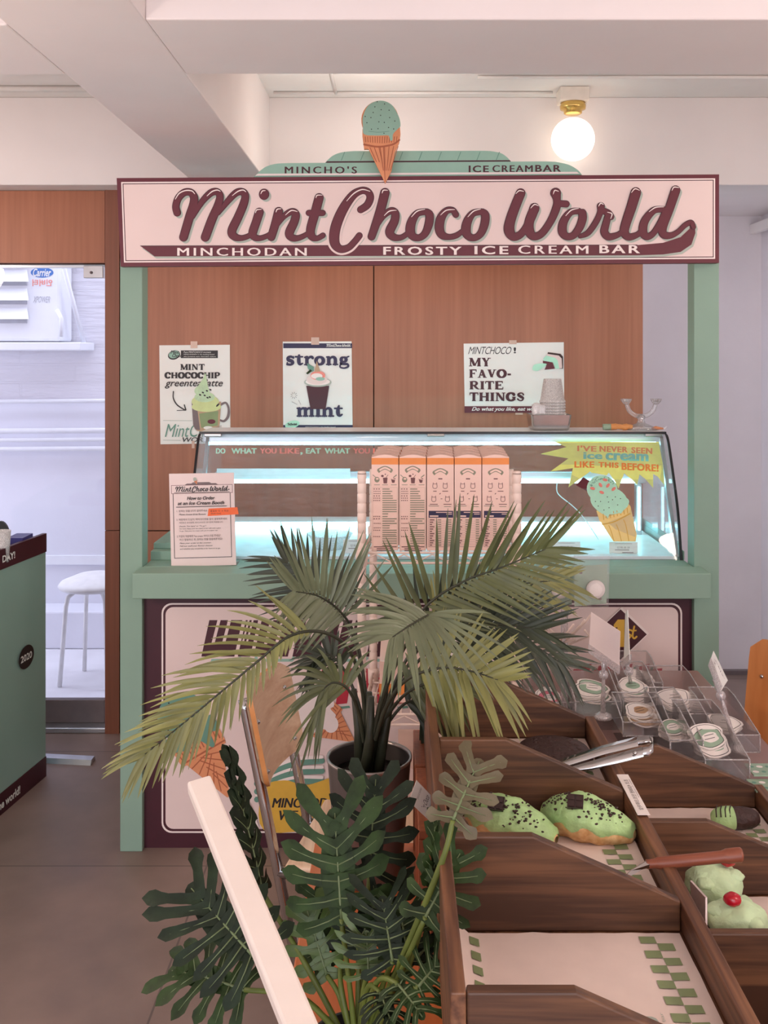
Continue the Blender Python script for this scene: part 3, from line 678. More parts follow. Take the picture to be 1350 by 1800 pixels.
# mint and white stripes, mustard banner with words
for i in range(3):
    p.stroke([(452,1404-i*14),(480,1382-i*14),(520,1372-i*16),(566,1372-i*18)],[5,6,6,5],M['mint_dark']); p.stroke([(452,1396-i*14),(480,1376-i*14),(520,1365-i*16),(566,1365-i*18)],[3,3,3,3],M['cream2'])
p.stroke([(416,1398),(430,1420),(444,1452)],[6,7,5],M['mint_dark']); p.stroke([(426,1396),(440,1420),(452,1450)],[4,4,3],M['cream2'])
p.poly(catmull([(463,1385),(500,1370),(540,1378),(600,1360),(680,1350),(680,1455),(560,1457),(464,1457)],5,True),M['mustard'])
p.text('MINCHODAN',479,1401,606,1418,M['ink'],0.03,0.25)
p.text('WE LOVE MINT',492,1423,640,1440,M['ink'],0.03,0.25)
# FIRST prize diamond
p.poly([(1092,1066),(1140,1112),(1092,1160),(1044,1112)],M['cream2']); p.poly([(1090,1070),(1136,1114),(1090,1158),(1044,1114)],M['maroon_dark'])
p.poly([(1085,1088),(1097,1088),(1096,1136),(1083,1136)],M['mustard']); p.poly([(1085,1088),(1085,1101),(1078,1103),(1078,1097)],M['mustard'])
p.stroke([(1109,1107),(1103,1106),(1103,1112),(1108,1116),(1104,1121),(1099,1119)],1.5,M['mustard']); p.stroke([(1114,1100),(1111,1116),(1114,1121),(1118,1118)],1.6,M['mustard']); p.line(1109,1108,1118,1107,1.3,M['mustard'])
q.build('printed_poster',fp)
# sign board
YS=3.165
c4=[(205,313),(1264,306),(1264,463),(212,469)]
q=MB(); f=facing(YS)
q.prism([f(a,b_,0) for a,b_ in ((205,313),(1264,306.5),(1264,462),(212,468.5))],(0,0.033,0),M['maroon'])
sb=q.build('sign_board',bo)
q=MB(); p=Pr(q,facing(YS))
def quad_in(d): return [(205+d+1,313+d),(1264-d,306.5+d),(1264-d,462-d),(212+d-1,468.5-d)]
p.poly(quad_in(7),M['cream2']); p.poly(quad_in(9.5),M['maroon_dark']); p.poly(quad_in(11),M['cream'])
q.build('sign_face',sb)
q=MB(); p=Pr(q,facing(YS),0.0010,0.00002)
script(p,M['shadow_print'],off=(3.6,3.6),grow=0.2)
p.poly([(a+3,b_+3.5) for a,b_ in [(247,433),(1120,431)]+SWASH[1:]+[(272,451)]],M['shadow_print'])
q.build('lettering_shadow',sb)
q=MB(); p=Pr(q,facing(YS),0.0026,0.00002)
p.poly([(247,432.5),(1120,431)]+SWASH[1:]+[(272,451)],M['maroon'])
p.line(247,432.5,1120,430.8,0.7,M['maroon_dark'])
# halo round the C and everything above the band
pts,r=SCRIPT[8]; p.stroke(pts,[x+4.2 for x in r],M['cream'])
script(p,M['maroon_dark'],grow=0.7)
script(p,M['maroon'],grow=-0.5,off=(0,0.4))
for (ox,oy,k),pts in GLOSS: p.stroke([(ox+a/k,oy+b_/k) for a,b_ in pts],[0.5]+[1.0]*(len(pts)-2)+[0.5],M['cream2'],n=5)
p.text('MINCHODAN',313,436,539,450,M['cream2'],0.03,0,1.3)
p.text('FROSTY',674,434,811,448.5,M['cream2'],0.032,0,1.3)
p.text('ICE',834,432.7,893,447.5,M['cream2'],0.032,0,1.3)
p.text('CREAM',911,432,1033,446.5,M['cream2'],0.03,0,1.3)
p.text('BAR',1053,431,1124,445.5,M['cream2'],0.032,0,1.3)
q.build('lettering',sb)
# topper
q=MB(); YT=3.2; f=facing(YT)
tier2=[(570,288)]+catmull([(574,283),(586,273),(602,267.5),(622,265.5)],5)+[(850,265)]+catmull([(862,265.5),(880,269),(892,277),(899,286)],5)
tier1=[(445,313)]+catmull([(450,308),(466,295),(484,289),(506,287.5)],5)+[(955,284.5)]+catmull([(975,285),(998,290),(1014,299),(1022,308)],5)
q.prism([f(a,b_,-0.0) for a,b_ in tier2],(0,0.02,0),M['mint_print'])
q.prism([f(a,b_,0.008) for a,b_ in tier1],(0,0.022,0),M['mint_print'])
tp=q.build('sign_topper',bo)
q=MB(); p=Pr(q,facing(YT))
p.poly([(570,288),(900,286),(896,281.5),(575,283.5)],M['maroon_dark'])
for i in range(9): p.line(600+i*34,282,606+i*34,267,0.6,M['mint_dark'])
p=Pr(q,facing(YT-0.008))
p.poly([(448,309),(1019,305.5),(1014,302),(453,305.5)],M['cream2'])
p.text("MINCHO'S",501,292.5,627,305,M['maroon_dark'],0.03,0,1.35)
p.text('ICE',824,291,859,303,M['maroon_dark'],0.03,0,1.2); p.text('CREAM',866,290.5,936,302.5,M['maroon_dark'],0.03,0,1.2); p.text('BAR',941,290,986,302,M['maroon_dark'],0.03,0,1.2)
q.build('topper_lettering',tp)
# ice cream cone cut-out on top
q=MB(); YO=3.15; f=facing(YO)
out=[(677,322),(648,262),(640,262),(637,240),(637,228),(639,222)]+[(668+33*math.cos(a),211+34*math.sin(a)) for a in [math.radians(160+ i*12) for i in range(19)]]+[(703,222),(704,236),(702,250),(694,268),(688,300)]
q.prism([f(a,b_,0) for a,b_ in out],(0,0.014,0),M['cone'])
co=q.build('cone_cutout',bo)
q=MB(); p=Pr(q,facing(YO))
p.poly([(640,242),(702,238),(702,250),(695,255),(672,260),(640,256)],M['cone'])
p.stroke([(640,254),(665,258),(690,254),(702,246)],1.6,M['cone_line'])
for i in range(14): p.line(642+i*4.3,240,643+i*4.1,252-0.3*abs(i-7),0.7,M['cone_line'])
for i in range(7):
    p.line(650+i*8,259,662+i*5.0,318 if i==3 else 285,0.6,M['cone_line']) if i<4 else None
    p.line(700-i*8,257,686-i*3.0,300,0.6,M['cone_line']) if i<5 else None
p.poly(catmull([(638,222),(640,236),(660,238.5),(680,238),(684,240),(686,247),(690,246),(691,236),(700,226),(704,221),(701,205),(688,184),(668,177),(648,185),(638,205)],5,True),M['mint_print'])
p.stroke([(648,231),(665,232.5),(684,231)],0.4,M['mint_dark']); 
for a,b_ in ((663,179),(676,183),(659,188),(670,193),(684,194),(656,198),(669,203),(642,205),(652,207),(685,207),(694,213),(645,216),(666,214.5),(675.5,215.5),(653,227.5),(664.5,226.5),(683,224.5),(692,227),(675,234.5)): p.ell(a,b_,0.9,1.1,M['ink'],8)
q.build('cone_print',co)
# ------------------------------------------------------------------ glass display case on the counter
cx0,cx1=-0.698,0.942
PROF=[(3.299,zct),(3.339,1.0735),(3.401,1.2),(3.462,1.305),(3.50,1.326)]
def Yg(z):
    for (a,b_),(c,d) in zip(PROF,PROF[1:]):
        if z<=d: return a+(c-a)*(z-b_)/(d-b_)
    return PROF[-1][0]
def onglass(u,v,w):
    Y=3.4
    for _ in range(12): Y=Yg(H-(v-CY)*Y/F)
    return W(u,v,Y)+Vector((0,-w,0.3*w))
ZT=1.326; YR=3.92
dc=thing('display_case',(0.12,3.6,zct),'long glass ice cream display case with a curved front on the mint counter','display case')
pr=catmull(PROF,6)
q=MB(); q.sheet([[Vector((x,a,b_)) for x in (cx0+0.006,cx1-0.006)] for a,b_ in pr],M['glass']); q.build('curved_front_glass',dc)
for x in (cx0,cx1):
    q=MB(); q.add([(x,a,b_) for a,b_ in pr]+[(x,YR,ZT),(x,YR,zct)],[tuple(range(len(pr)+2))],M['glass']); q.build('side_glass',dc)
    q=MB(); s_=0.004
    q.add([(x+d,a,b_) for d in (-s_,s_) for a,b_ in pr]+[(x+d,a+0.006,b_) for d in (-s_,s_) for a,b_ in pr],
          [f_ for i in range(len(pr)-1) for k in [len(pr)] for f_ in ((i,i+1,k+i+1,k+i),(2*k+i,3*k+i,3*k+i+1,2*k+i+1),(i,2*k+i,2*k+i+1,i+1),(k+i,k+i+1,3*k+i+1,3*k+i))],M['black_plastic']); q.build('edge_trim',dc)
q=MB(); q.box(cx0,cx1,3.50,3.70,ZT,ZT+0.006,M['case_white']); q.build('top_shelf',dc,bevel=0.002)
q=MB(); q.box(cx0,cx1,3.485,3.50,ZT-0.002,ZT+0.006,M['black_plastic']); q.build('top_edge_strip',dc)
q=MB(); q.box(cx0+0.01,cx1-0.01,3.50,3.53,ZT-0.03,ZT-0.001,M['alu']); q.build('top_rail',dc)
q=MB(); q.tube([(cx0+0.03,3.515,ZT-0.036),(cx1-0.03,3.515,ZT-0.036)],0.006,M['led'],8); q.build('top_light_tube',dc)
for px in (375,766,1148):
    x=(px-CX)*3.49/F; MB().box(x-0.03,x+0.03,3.478,3.51,ZT-0.012,ZT+0.0,M['steel']).build('glass_clamp',dc,bevel=0.002)
yb=3.72; zr0,zr1=H-(850-CY)*yb/F,H-(829-CY)*yb/F
q=MB(); q.box(cx0+0.012,cx1-0.012,yb,yb+0.03,zr0,zr1,M['alu']); q.build('rear_rail',dc,bevel=0.003)
q=MB(); q.box(cx0+0.02,-0.18,yb-0.012,yb-0.001,zr0+0.018,zr1+0.012,M['case_white']); q.tube([(cx0+0.03,yb-0.008,zr0+0.010),(cx1-0.05,yb-0.008,zr0+0.010)],0.007,M['led'],8); q.build('rear_light_tube',dc)
q=MB(); q.box(cx0+0.008,cx1-0.008,3.31,YR,zct+0.0005,zct+0.012,M['case_white']); q.box(cx0+0.008,cx1-0.008,3.80,YR,zct+0.012,zct+0.045,M['case_white']); q.build('inner_deck',dc,bevel=0.002)
q=MB(); q.tube([(cx0+0.03,3.79,zct+0.03),(cx1-0.03,3.79,zct+0.03)],0.007,M['led'],8); q.build('deck_light_tube',dc)
for x in (cx0+0.03,cx1-0.055):
    MB().box(x,x+0.022,yb-0.02,yb+0.01,zct+0.012,zr0+0.0,M['alu']).build('inner_upright',dc,bevel=0.002)
    MB().tube([(x+0.011,yb-0.024,zct+0.03),(x+0.011,yb-0.024,zr0-0.01)],0.004,M['led'],8).build('upright_light_tube',dc)
for x in (cx0+0.02,cx1-0.02):
    q=MB(); q.prism([(x,3.30,zct+0.012),(x,3.33,zct+0.012),(x,3.52,ZT-0.01),(x,3.50,ZT-0.01)],(0.012,0,0),M['alu']); q.build('front_upright',dc)
# printing on the curved glass
q=MB(); p=Pr(q,onglass,0.001)
for wd,a,b_,mm in (('DO',380,396,'mint_light'),('WHAT',407,451,'mint_light'),('YOU',457,486,'coral'),('LIKE',492,526,'coral'),(',',528,532,'mint_light'),('EAT',538,564,'mint_light'),('WHAT',571,615,'mint_light'),('YOU',621,650,'coral'),('LIKE',656,690,'coral'),('DO',700,716,'mint_light'),('WHAT',727,771,'mint_light'),('YOU',777,806,'coral'),('LOVE',812,846,'coral')):
    p.text(wd,a,(788 if wd!=',' else 795),b_,(797.5 if wd!=',' else 800),M[mm],0.045,0)
q.build('slogan_lettering',dc,label='mint and coral slogan letters along the top of the curved glass')
q=MB(); p=Pr(q,onglass,0.001)
star=[(974,776.5),(1050,776.5),(1158,777),(1160,790),(1165,815),(1168,854),(1156,838),(1148,833),(1148,858),(1134,842),(1124,834),(1120,853),(1109,842),(1097,832),(1087,859),(1080,845),(1070,831),(1066,836),(1052,833),(1040,831),(1037,829),(999,857),(1007,823),(967,829),(999,806),(950,798),(996,786)]
p.poly(star,M['yellow'])
p.text("I'VE",1015,783,1048,793,M['orange'],0.045,0,1.1,0.03); p.text('NEVER',1054,784,1103,794,M['orange'],0.045,0,1.1,0.03); p.text('SEEN',1110,786,1146,796.5,M['orange'],0.045,0,1.1,0.05)
p.text('ice',1026,795,1058,807,M['teal'],0.07,0,1.05,0.01); p.text('cream',1065,796,1139,809,M['teal'],0.07,0,1.05,0.03)
p.text('LIKE',1010,811,1044,822,M['orange'],0.045,0,1.1,0.01); p.text('THIS',1052,812,1087,821.5,M['orange'],0.045,0,1.1,0.04); p.text('BEFORE!',1093,813.5,1157,826,M['orange'],0.045,0,1.1,0.05)
q.build('starburst_sticker',dc,label='yellow starburst sticker with orange and teal words on the curved glass')
q=MB(); p=Pr(q,onglass,0.0022)
p.poly([(1025,839),(1040,847),(1036,866),(1012,853)],M['maroon']); 
p.poly([(1050,902),(1058,922),(1078,952),(1117,952),(1119,940),(1108,890),(1100,880)],M['cone_pale'])
p.poly([(1048,898),(1104,884),(1108,896),(1103,905),(1062,921),(1054,917)],M['cone_pale'])
p.stroke([(1058,922),(1080,917),(1107,903)],1.0,M['mustard'])
for a,b_ in ((1070,924),(1083,922),(1096,914)): p.stroke([(a,b_),(a+4,b_+10),(a+9,951)],0.6,M['mustard'])
for i in range(8): p.line(1060+i*6,903-i*1.4,1061+i*6,914-i*1.6,0.6,M['mustard'])
p.ell(1058,860,27,24,M['mint_light'],rot=0.2); p.ell(1070,880,33,24,M['mint_light'],rot=0.2)
p.poly(catmull([(1040,875),(1042,888),(1048,896),(1056,902),(1066,908),(1068,912),(1072,902),(1084,896),(1090,903),(1096,897),(1104,888),(1102,876),(1070,866)],4,True),M['mint_light'])
rn=random.Random(4)
for i in range(60):
    a=rn.uniform(-2.9,-0.5); r=rn.uniform(0.72,0.98); p.ell(1059+26*r*math.cos(a),860+23*r*math.sin(a),0.7,0.7,M['mint_dark'],6)
for a,b_,t in ((1041,859,0.3),(1055,853,1.0),(1068,854,2.2),(1057,866,0.4),(1063,844,0.2),(1078,860,2.4)): p.ell(a,b_,4.5,2.6,M['coral'],10,t)
for a,b_ in ((1067,874),(1081,874),(1076,879),(1046,882),(1055,882),(1069,883),(1051,890),(1061,897),(1070,893),(1085,888),(1090,877)): p.ell(a,b_,0.9,0.9,M['ink'],8)
q.build('ice_cream_sticker',dc,label='mint ice cream cone sticker on the curved glass under the starburst')
# cracks of old tape lines on glass (string like marks) hang inside: a thin cable
q=MB(); q.tube(catmull([W(979,850,3.6),W(981,868,3.6),W(1005,888,3.6),W(1022,905,3.6),W(1040,930,3.6),W(1056,956,3.6),W(1063,978,3.5)],6),0.0018,M['case_white'],6); q.build('thin_cable',dc,label='thin white cable hanging inside the glass')
# things inside the case
def card(name,x0,y0,x1,y1,Y,lab,lines=True):
    q=MB(); f=facing(Y); q.prism([f(x0,y0,0),f(x1,y0,0),f(x1,y1,0),f(x0,y1,0)],(0,0.003,0),M['paper'])
    p=Pr(q,f); w=x1-x0; h=y1-y0
    p.rect(x0+w*0.2,y0+h*0.08,x1-w*0.2,y0+h*0.1,M['ink_grey'])
    p.text('민트초코',x0+w*0.28,y0+h*0.25,x1-w*0.28,y0+h*0.38,M['ink_grey']); p.rect(x0+w*0.2,y0+h*0.43,x1-w*0.3,y0+h*0.47,M['ink_grey'])
    p.rect(x0+w*0.45,y0+h*0.58,x1-w*0.15,y0+h*0.68,M['ink_grey']); p.text('Flavour | Mint',x0+w*0.1,y0+h*0.82,x1-w*0.2,y0+h*0.92,M['ink'])
    q.build(name,label=lab,cat='price card')
zd=zct+0.012
card('price_card',1071,953,1121,983.5,3.36,'small blue white price card inside the case below the cone sticker')
card('price_card',603,948,650,983.5,3.36,'small blue white price card inside the case left of the rack post')
card('price_card',972,952,1020,982,3.38,'small blue white price card inside the case behind the palm tips')
q=MB(); q.lathe([(0.05,zd),(0.075,zd+0.045),(0.08,zd+0.05),(0.077,zd+0.05),(0.048,zd+0.004),(0,zd+0.004)],((580-CX)*3.45/F,3.45,0),M['cup_plastic'],24); q.build('ice_cream_tub',label='clear shallow tub standing on the case deck beside the left price card',cat='tub')

# ------------------------------------------------------------------ order sign on the counter
YM=3.215; f=facing(YM)
m4=[(297,833),(411,831),(415,993),(301,996)]
md=thing('order_sign',W(356,995,YM),'white How to Order paper in a clear stand at the left end of the counter','sign')
q=MB(); q.prism([f(a,b_,0) for a,b_ in m4],(0,0.004,0),M['paper_pink'])
def mm4(u,v,w):  # u,v 0..1
    a=Vector((m4[0][0]+(m4[1][0]-m4[0][0])*u,m4[0][1]+(m4[1][1]-m4[0][1])*u)); b_=Vector((m4[3][0]+(m4[2][0]-m4[3][0])*u,m4[3][1]+(m4[2][1]-m4[3][1])*u))
    c=a+(b_-a)*v; return f(c.x,c.y,w)
K=116.0
p=Pr(q,lambda u,v,w:mm4(u/117.0,v/162.0,w))
p.frame(6,32,110,148,1.1,M['ink']); p.rect(3.5,20,114,35,M['paper_pink']); p.frame(3.5,20,114,35,0.7,M['maroon'])
p.poly([(28,20),(32,17.5),(40,17.5),(43,15.5),(72,15.5),(76,17.5),(84,17.5),(88,20)],M['ink_grey'])
cone_art(p,50,19,-2.5,-7,3.0,(M['cone'],M['cone_line'],M['shadow_print'],M['ink']),1,False)
mini_logo(p,11,22,109,33.6,M['ink'],0.7)
p.text('How to Order',32,40,82,46,M['ink'],0.03,0.25); p.text('at an Ice Cream Booth',15,48.5,99,54.5,M['ink'],0.03,0.25); p.line(12,58,103,57.5,0.55,M['ink'])
for t,a,y,b_,h,mm,sh in (('1. 원하는 맛을 3가지 골라주세요',13,63,68,4,'ink_grey',0),('Please choose three flavours',17,69.5,65,3,'ink',.25),('2. 매장에서 드실지, 테이크아웃을 할지 결정해주세요.',12,78,104,4,'ink_grey',0),('매장용은 유리컵에, 테이크아웃은 종이컵에 제공됩니다.',17,84,96,3,'ink_grey',0),
    ('Decide "For here" or "To go":',17,90.5,66,3,'ink',.25),('For here: Enjoy your ice cream in our cafe with a glass.',17,95,92,2.4,'ink',.25),('To go: Take your ice cream with you in a paper cup.',17,99,86,2.4,'ink',.25),
    ('3. 카운터 직원에게 "Ice cream 아이스크림 주세요"',12,107,91,4.2,'ink_grey',0),('라고 말씀하신 후, 원하는 맛을 말씀해주세요!',17,113,94,4.2,'ink_grey',0),('Place your order at the counter.',17,120,74,3,'ink',.25),('Tell our staff your flavour choices',17,125,76,3,'ink',.25),('and whether you would like it for here or to go.',17,130,90,3,'ink',.25)):
    p.text(t,a,y,b_,y+h,M[mm],0.008,sh)
q.build('printed_page',md)
q=MB(); p=Pr(q,lambda u,v,w:mm4(u/117.0,v/162.0,w),0.0012); p.poly([(70,62),(122,60.5),(124,73),(68,75)],mat('orange_tape',(250,112,50),0.45))
p.text('품절된 맛 → 죄송',73,64.5,106,68,M['maroon']); p.text('(Sold Out)',74,69.5,92,72.5,M['ink'])
q.build('orange_tape_note',md,label='orange tape note with handwriting')
q=MB(); q.prism([f(301,997,-0.002),f(416,994,-0.002),f(416,994,-0.07),f(301,997,-0.07)],(0,0,0.002),M['acrylic']); q.build('clear_stand',md)

# ------------------------------------------------------------------ posters on the plywood wall
def poster(name,c,lab,draw,tapes):
    t=thing(name,W((c[0][0]+c[1][0])/2,c[2][1],YW),lab,'poster')
    q=MB(); f=facing(YW-0.003); q.prism([f(a,b_,0) for a,b_ in c],(0,0.0015,0),M['paper']); p=Pr(q,f,0.0005,0.00003); draw(p); q.build('printed_sheet',t)
    for x0,y0,x1,y1 in tapes:
        q=MB(); q.prism([facing(YW-0.006)(a,b_,0) for a,b_ in ((x0,y0),(x1,y0),(x1,y1),(x0,y1))],(0,0.0005,0),M['tape']); q.build('tape_piece',t)
def d1(p):
    p.rect(318,616,383,629.5,M['ink']); p.ell(306,624,11,8,M['ink'],rot=-0.3); p.ell(306,623,9.5,6.5,M['mint_print'],rot=-0.3); p.text('Mint',300,616,315,622,M['ink'],0.03,0.3); p.text('Choco',303,622,320,628,M['ink'],0.03,0.3)
    p.text('Pure MINTCHOCO moment',323,617.5,371,620.5,M['paper'],0,0.2); p.text('MINCHODAN is the leading brand',323,622,377,624.5,M['paper'],0,0.2); p.text('that presents mint chocolate culture.',323,625.8,380,628.2,M['paper'],0,0.2)
    slab(p,'MINT',317,640,360,650.5,M['ink'],1.5); slab(p,'CHOCOCHIP',290,654.5,387,665,M['ink'],1.5)
    p.text('greentea latte',290,667,392,683,M['ink'],0.012,0.3)
    p.stroke([(305,688),(305,700),(312,712),(326,721)],[0.9,1,1.1,1.0],M['ink']); p.line(326,721,311,721.5,0.6,M['ink']); p.line(327,721,324,711,1.0,M['ink'])
    p.line(287,739,338,739.5,0.4,M['shadow_print']); p.line(287,773.5,318,774,0.4,M['shadow_print'])
    p.text('MintChoco',290,745,395,768,M['mint_dark'],-0.002,0.35); p.text('WORLD',321,768.5,376,777,M['ink'],0.01,0.2)
    # drawn mug with green tea cream
    p.stroke([(387,712),(397,708),(402,718),(401,732),(394,740),(386,738)],[2.2,1.8,2,2.4,2,1.6],M['ink_grey']); 
    p.poly([(337,706),(389,706),(386,752),(380,757),(362,760),(346,757),(341,750)],M['sticker_tan']); p.poly([(337,706),(346,710),(352,756),(344,755),(340,748)],M['ink_grey'])
    p.poly([(350,727),(384,722),(383,748),(354,752)],M['check_green']); p.ell(372,741,7,4,M['maroon']); p.ell(366,752,8,3,M['paper'])
    p.ell(363,715,26,9,M['pale_green']); p.ell(361,706,24,12,M['pale_green']); p.ell(360,698,18,9,M['cream_mint']); p.ell(354,687,12,9,M['cream_mint'])
    p.poly(catmull([(343,688),(350,676),(358,664),(361,656),(363,664),(366,680),(368,692),(355,696)],4,True),M['cream_mint'])
    for a,b_ in ((357,690),(364,687),(370,685),(360,695),(365,699),(369,698),(352,694)): p.ell(a,b_,2.2,1.4,M['ink'],8,0.5)
    p.ell(383,712,4,1.6,M['ink'],10,-0.8)
poster('mint_latte_poster',[(280,607),(404,606),(405,779),(282,781)],'tall white poster of a green latte mug, leftmost of three on the plywood',d1,[(335,600,347,612),(337,775,342,788)])
def bub(p,pts,r,m,ox=490,oy=590,k=9.643): p.stroke([(ox+a/k,oy+b_/k) for a,b_ in pts],[x/k for x in (r if isinstance(r,(list,tuple)) else [r]*len(pts))],m,n=5)
def d2(p):
    n=M['navy']; p.rect(498,603.5,619,612,n); p.rect(498,747,620,770,n)
    mini_logo(p,574,604.5,617,610,M['paper'],0.2); 
    Rb=lambda pts,r:bub(p,pts,r,n)
    Rb([(250,375),(205,355),(160,375),(165,410),(225,435),(238,465),(200,490),(145,485)],[18,20,26,30,30,26,20,20]); Rb([(140,490),(145,455)],[12,10]); Rb([(252,352),(250,385)],[9,10])
    Rb([(345,335),(340,400),(345,460),(365,485),(405,470)],[20,30,30,22,12]); Rb([(285,358),(405,358)],[15,13])
    Rb([(478,370),(478,480)],[30,30]); Rb([(445,368),(470,362)],[16,18]); Rb([(440,492),(515,492)],12); Rb([(490,400),(525,365),(560,362),(575,378)],[16,20,24,24])
    p.stroke([(490+(695+62*math.cos(a))/9.643,590+(425+62*math.sin(a))/9.643) for a in [2*PI*i/14 for i in range(14)]],[(18+14*abs(math.cos(2*PI*i/14)))/9.643 for i in range(14)],n,closed=True,n=3)
    Rb([(848,375),(848,480)],[30,30]); Rb([(815,362),(845,362)],[14,16]); Rb([(812,488),(885,488)],13); Rb([(860,400),(900,365),(940,370),(960,405),(960,480)],[14,20,26,30,30]); Rb([(925,488),(998,488)],13)
    p.stroke([(490+(1100+42*math.cos(a))/9.643,590+(405+38*math.sin(a))/9.643) for a in [2*PI*i/12 for i in range(12)]],[(15+14*abs(math.cos(2*PI*i/12)))/9.643 for i in range(12)],n,closed=True,n=3)
    Rb([(1135,375),(1188,352)],[14,12]); Rb([(1060,440),(1050,470),(1100,480),(1165,485),(1175,525),(1110,550),(1045,535),(1045,495),(1080,478)],[14,18,20,20,18,14,14,14,12])
    for x in (352,455,560): Rb([(x,1240),(x,1350)],[30,30]); Rb([(x-36,1362),(x+36,1362)],14)
    Rb([(315,1230),(345,1230)],[14,15]); Rb([(365,1265),(400,1232),(440,1238),(455,1270)],[14,20,24,28]); Rb([(470,1265),(505,1232),(545,1238),(560,1270)],[14,20,24,28])
    Rb([(668,1240),(668,1350)],[32,32]); Rb([(632,1232),(660,1230)],[14,15]); Rb([(630,1362),(715,1362)],14); p.stroke([(490+640/9.643,590+1215/9.643),(490+680/9.643,590+1205/9.643),(490+705/9.643,590+1180/9.643)],[.8,1.6,.8],M['paper'],n=4)
    Rb([(775,1240),(775,1350)],[30,30]); Rb([(740,1230),(770,1230)],[14,15]); Rb([(738,1362),(812,1362)],14); Rb([(790,1265),(825,1232),(865,1238),(882,1275),(882,1350)],[14,20,26,30,30]); Rb([(850,1362),(930,1362)],14)
    Rb([(1020,1190),(1005,1260),(1010,1330),(1040,1355),(1075,1335)],[16,32,32,22,14]); Rb([(950,1232),(1075,1232)],[15,14])
    # cup of dark shake with cream
    p.poly([(538.5,678),(579,678),(572.5,719),(546,719)],M['maroon_dark']); p.ell(558.8,672,24,8,M['shadow_print']); p.ell(558.8,671,21.5,6.2,M['cream2']); p.ell(557,667,18,9,M['cream']); p.ell(559,660,13,8,M['coral']); p.ell(557,661,10,5,M['cream2']); p.ell(563,666,8,3.2,M['mint_print'])
    p.poly([(540,638),(552,645),(552,652),(546,654),(541,647)],M['mint_dark']); p.poly([(538,656),(546,649),(549,652),(541,658)],M['phil']); p.poly([(557,634),(563,653),(553,654)],M['sticker_tan'])
    p.ell(513.5,696,0.1,0.1,M['ink_grey'],6)
    for i in range(9):
        a=2*PI*i/9; p.line(517+3*math.cos(a),695+3*math.sin(a),517+6*math.cos(a),695+6*math.sin(a),0.35,M['ink_grey'])
    p.line(513,706,523,711,0.3,M['ink_grey']); p.line(525,703,529,711,0.3,M['ink_grey'])
    p.ell(514,746,13,6.5,M['mint_light'],rot=-0.25); mini_logo(p,506,743,523,748,M['ink'],0.1)
    for i,t in enumerate(('MINCHODAN is the leading brand','that presents mint chocolate culture.','We truly want your best mint chocolate.')): p.text(t,537-3*i,749.5+3*i,590+3*i,751.7+3*i,M['paper'],0,0.2)
poster('strong_mint_poster',[(497,600.5),(618,600),(620,772),(498,772)],'white strong mint poster with navy bands and dark shake, middle of three',d2,[(547,593,561,606)])
def d3(p):
    p.text('MINTCHOCO',823,609.5,899,622.5,M['ink'],-0.004,0.4,0.9); p.text('!',903,610.5,907,621,M['ink'],0.03)
    mr=M['maroon_dark']; slab(p,'MY',824.5,629,863,644,mr,1.4); slab(p,'FAVO-',824.5,649.5,899,664,mr,1.4); slab(p,'RITE',825,670,885,684.5,mr,1.4); slab(p,'THINGS',825,690,922,705,mr,1.4)
    p.rect(816.5,714,991,725.5,M['maroon']); p.text('Do what you like, eat what you like',829,715.5,984,724,M['paper'],0.02,0.35)
    # stack of cake slices
    p.poly([(963,619),(985,622),(989.5,627),(989.5,648),(981,648),(978,632),(961,626)],M['choc']); p.poly([(961.5,622),(982,625),(987,630),(988,647),(982,648),(978,632),(960,627)],M['cream'])
    p.poly([(955,630),(960,625),(976,629),(980,634),(983,648),(976,648),(972,637),(955,634)],M['mint_light']); p.poly([(954,634),(971,637),(975,648),(957,650),(960,643),(954,638)],M['maroon'])
    p.poly(catmull([(936,650),(938,642),(948,639),(961,640),(952,648),(944,652)],4,True),M['mint_light'])
poster('favourite_things_poster',[(815,604),(991,601.5),(992,725),(817,725.5)],'wide white My Favorite Things poster behind the cup stack, rightmost of three',d3,[(895,598,908,605),(906,721,919,729)])

# ------------------------------------------------------------------ things on top of the case
zt=ZT+0.006
Yt=3.58; x0,x1=(932-CX)*3.55/F,(1004-CX)*3.55/F
q=MB(); b0=[Vector((a,b_,zt)) for a,b_ in ((x0+0.008,3.54),(x1-0.008,3.54),(x1-0.008,3.66),(x0+0.008,3.66))]; ztp=zt+0.056
t0=[Vector((a,b_,ztp)) for a,b_ in ((x0,3.532),(x1,3.532),(x1,3.668),(x0,3.668))]
q.add(b0+t0,[(0,1,2,3),(0,1,5,4),(1,2,6,5),(2,3,7,6),(3,0,4,7)],M['steel'])
q.build('steel_pan',label='small rectangular stainless steel pan on top of the case',cat='pan',bevel=0.008,seg=3,fix=True)
cxp=(971-CX)*3.6/F
def cupmb(z,h=0.085):
    q=MB(); q.lathe([(0.030,z+h),(0.0315,z+h),(0.044,z+0.008),(0.046,z+0.008),(0.0475,z+0.004),(0.0475,z),(0.045,z),(0.0295,z+h-0.002),(0,z+h-0.002)],(cxp,3.60,0),M['cup_plastic'],28); return q
c0=cupmb(zt+0.004).build('plastic_cup',label='clear plastic cup upside down in the stack, lowest one in the steel pan',cat='cup',group='clear plastic cups stacked in the steel pan')
nm=['second','third','fourth','fifth','sixth','seventh','eighth','ninth','tenth']
for i in range(9): dup(c0,(0,0,0.0105*(i+1)),'clear plastic cup upside down in the stack, '+nm[i]+(' from the bottom' if i<8 else ' and topmost'))
q=MB(); rn=random.Random(2)
g=[[Vector(((936+i*4.2-CX)*3.56/F, 3.565+0.006*rn.uniform(-1,1), zt+0.05+j*0.011+0.004*rn.uniform(-1,1)+(0.006*math.sin(i) if j==4 else 0))) for i in range(8)] for j in range(5)]
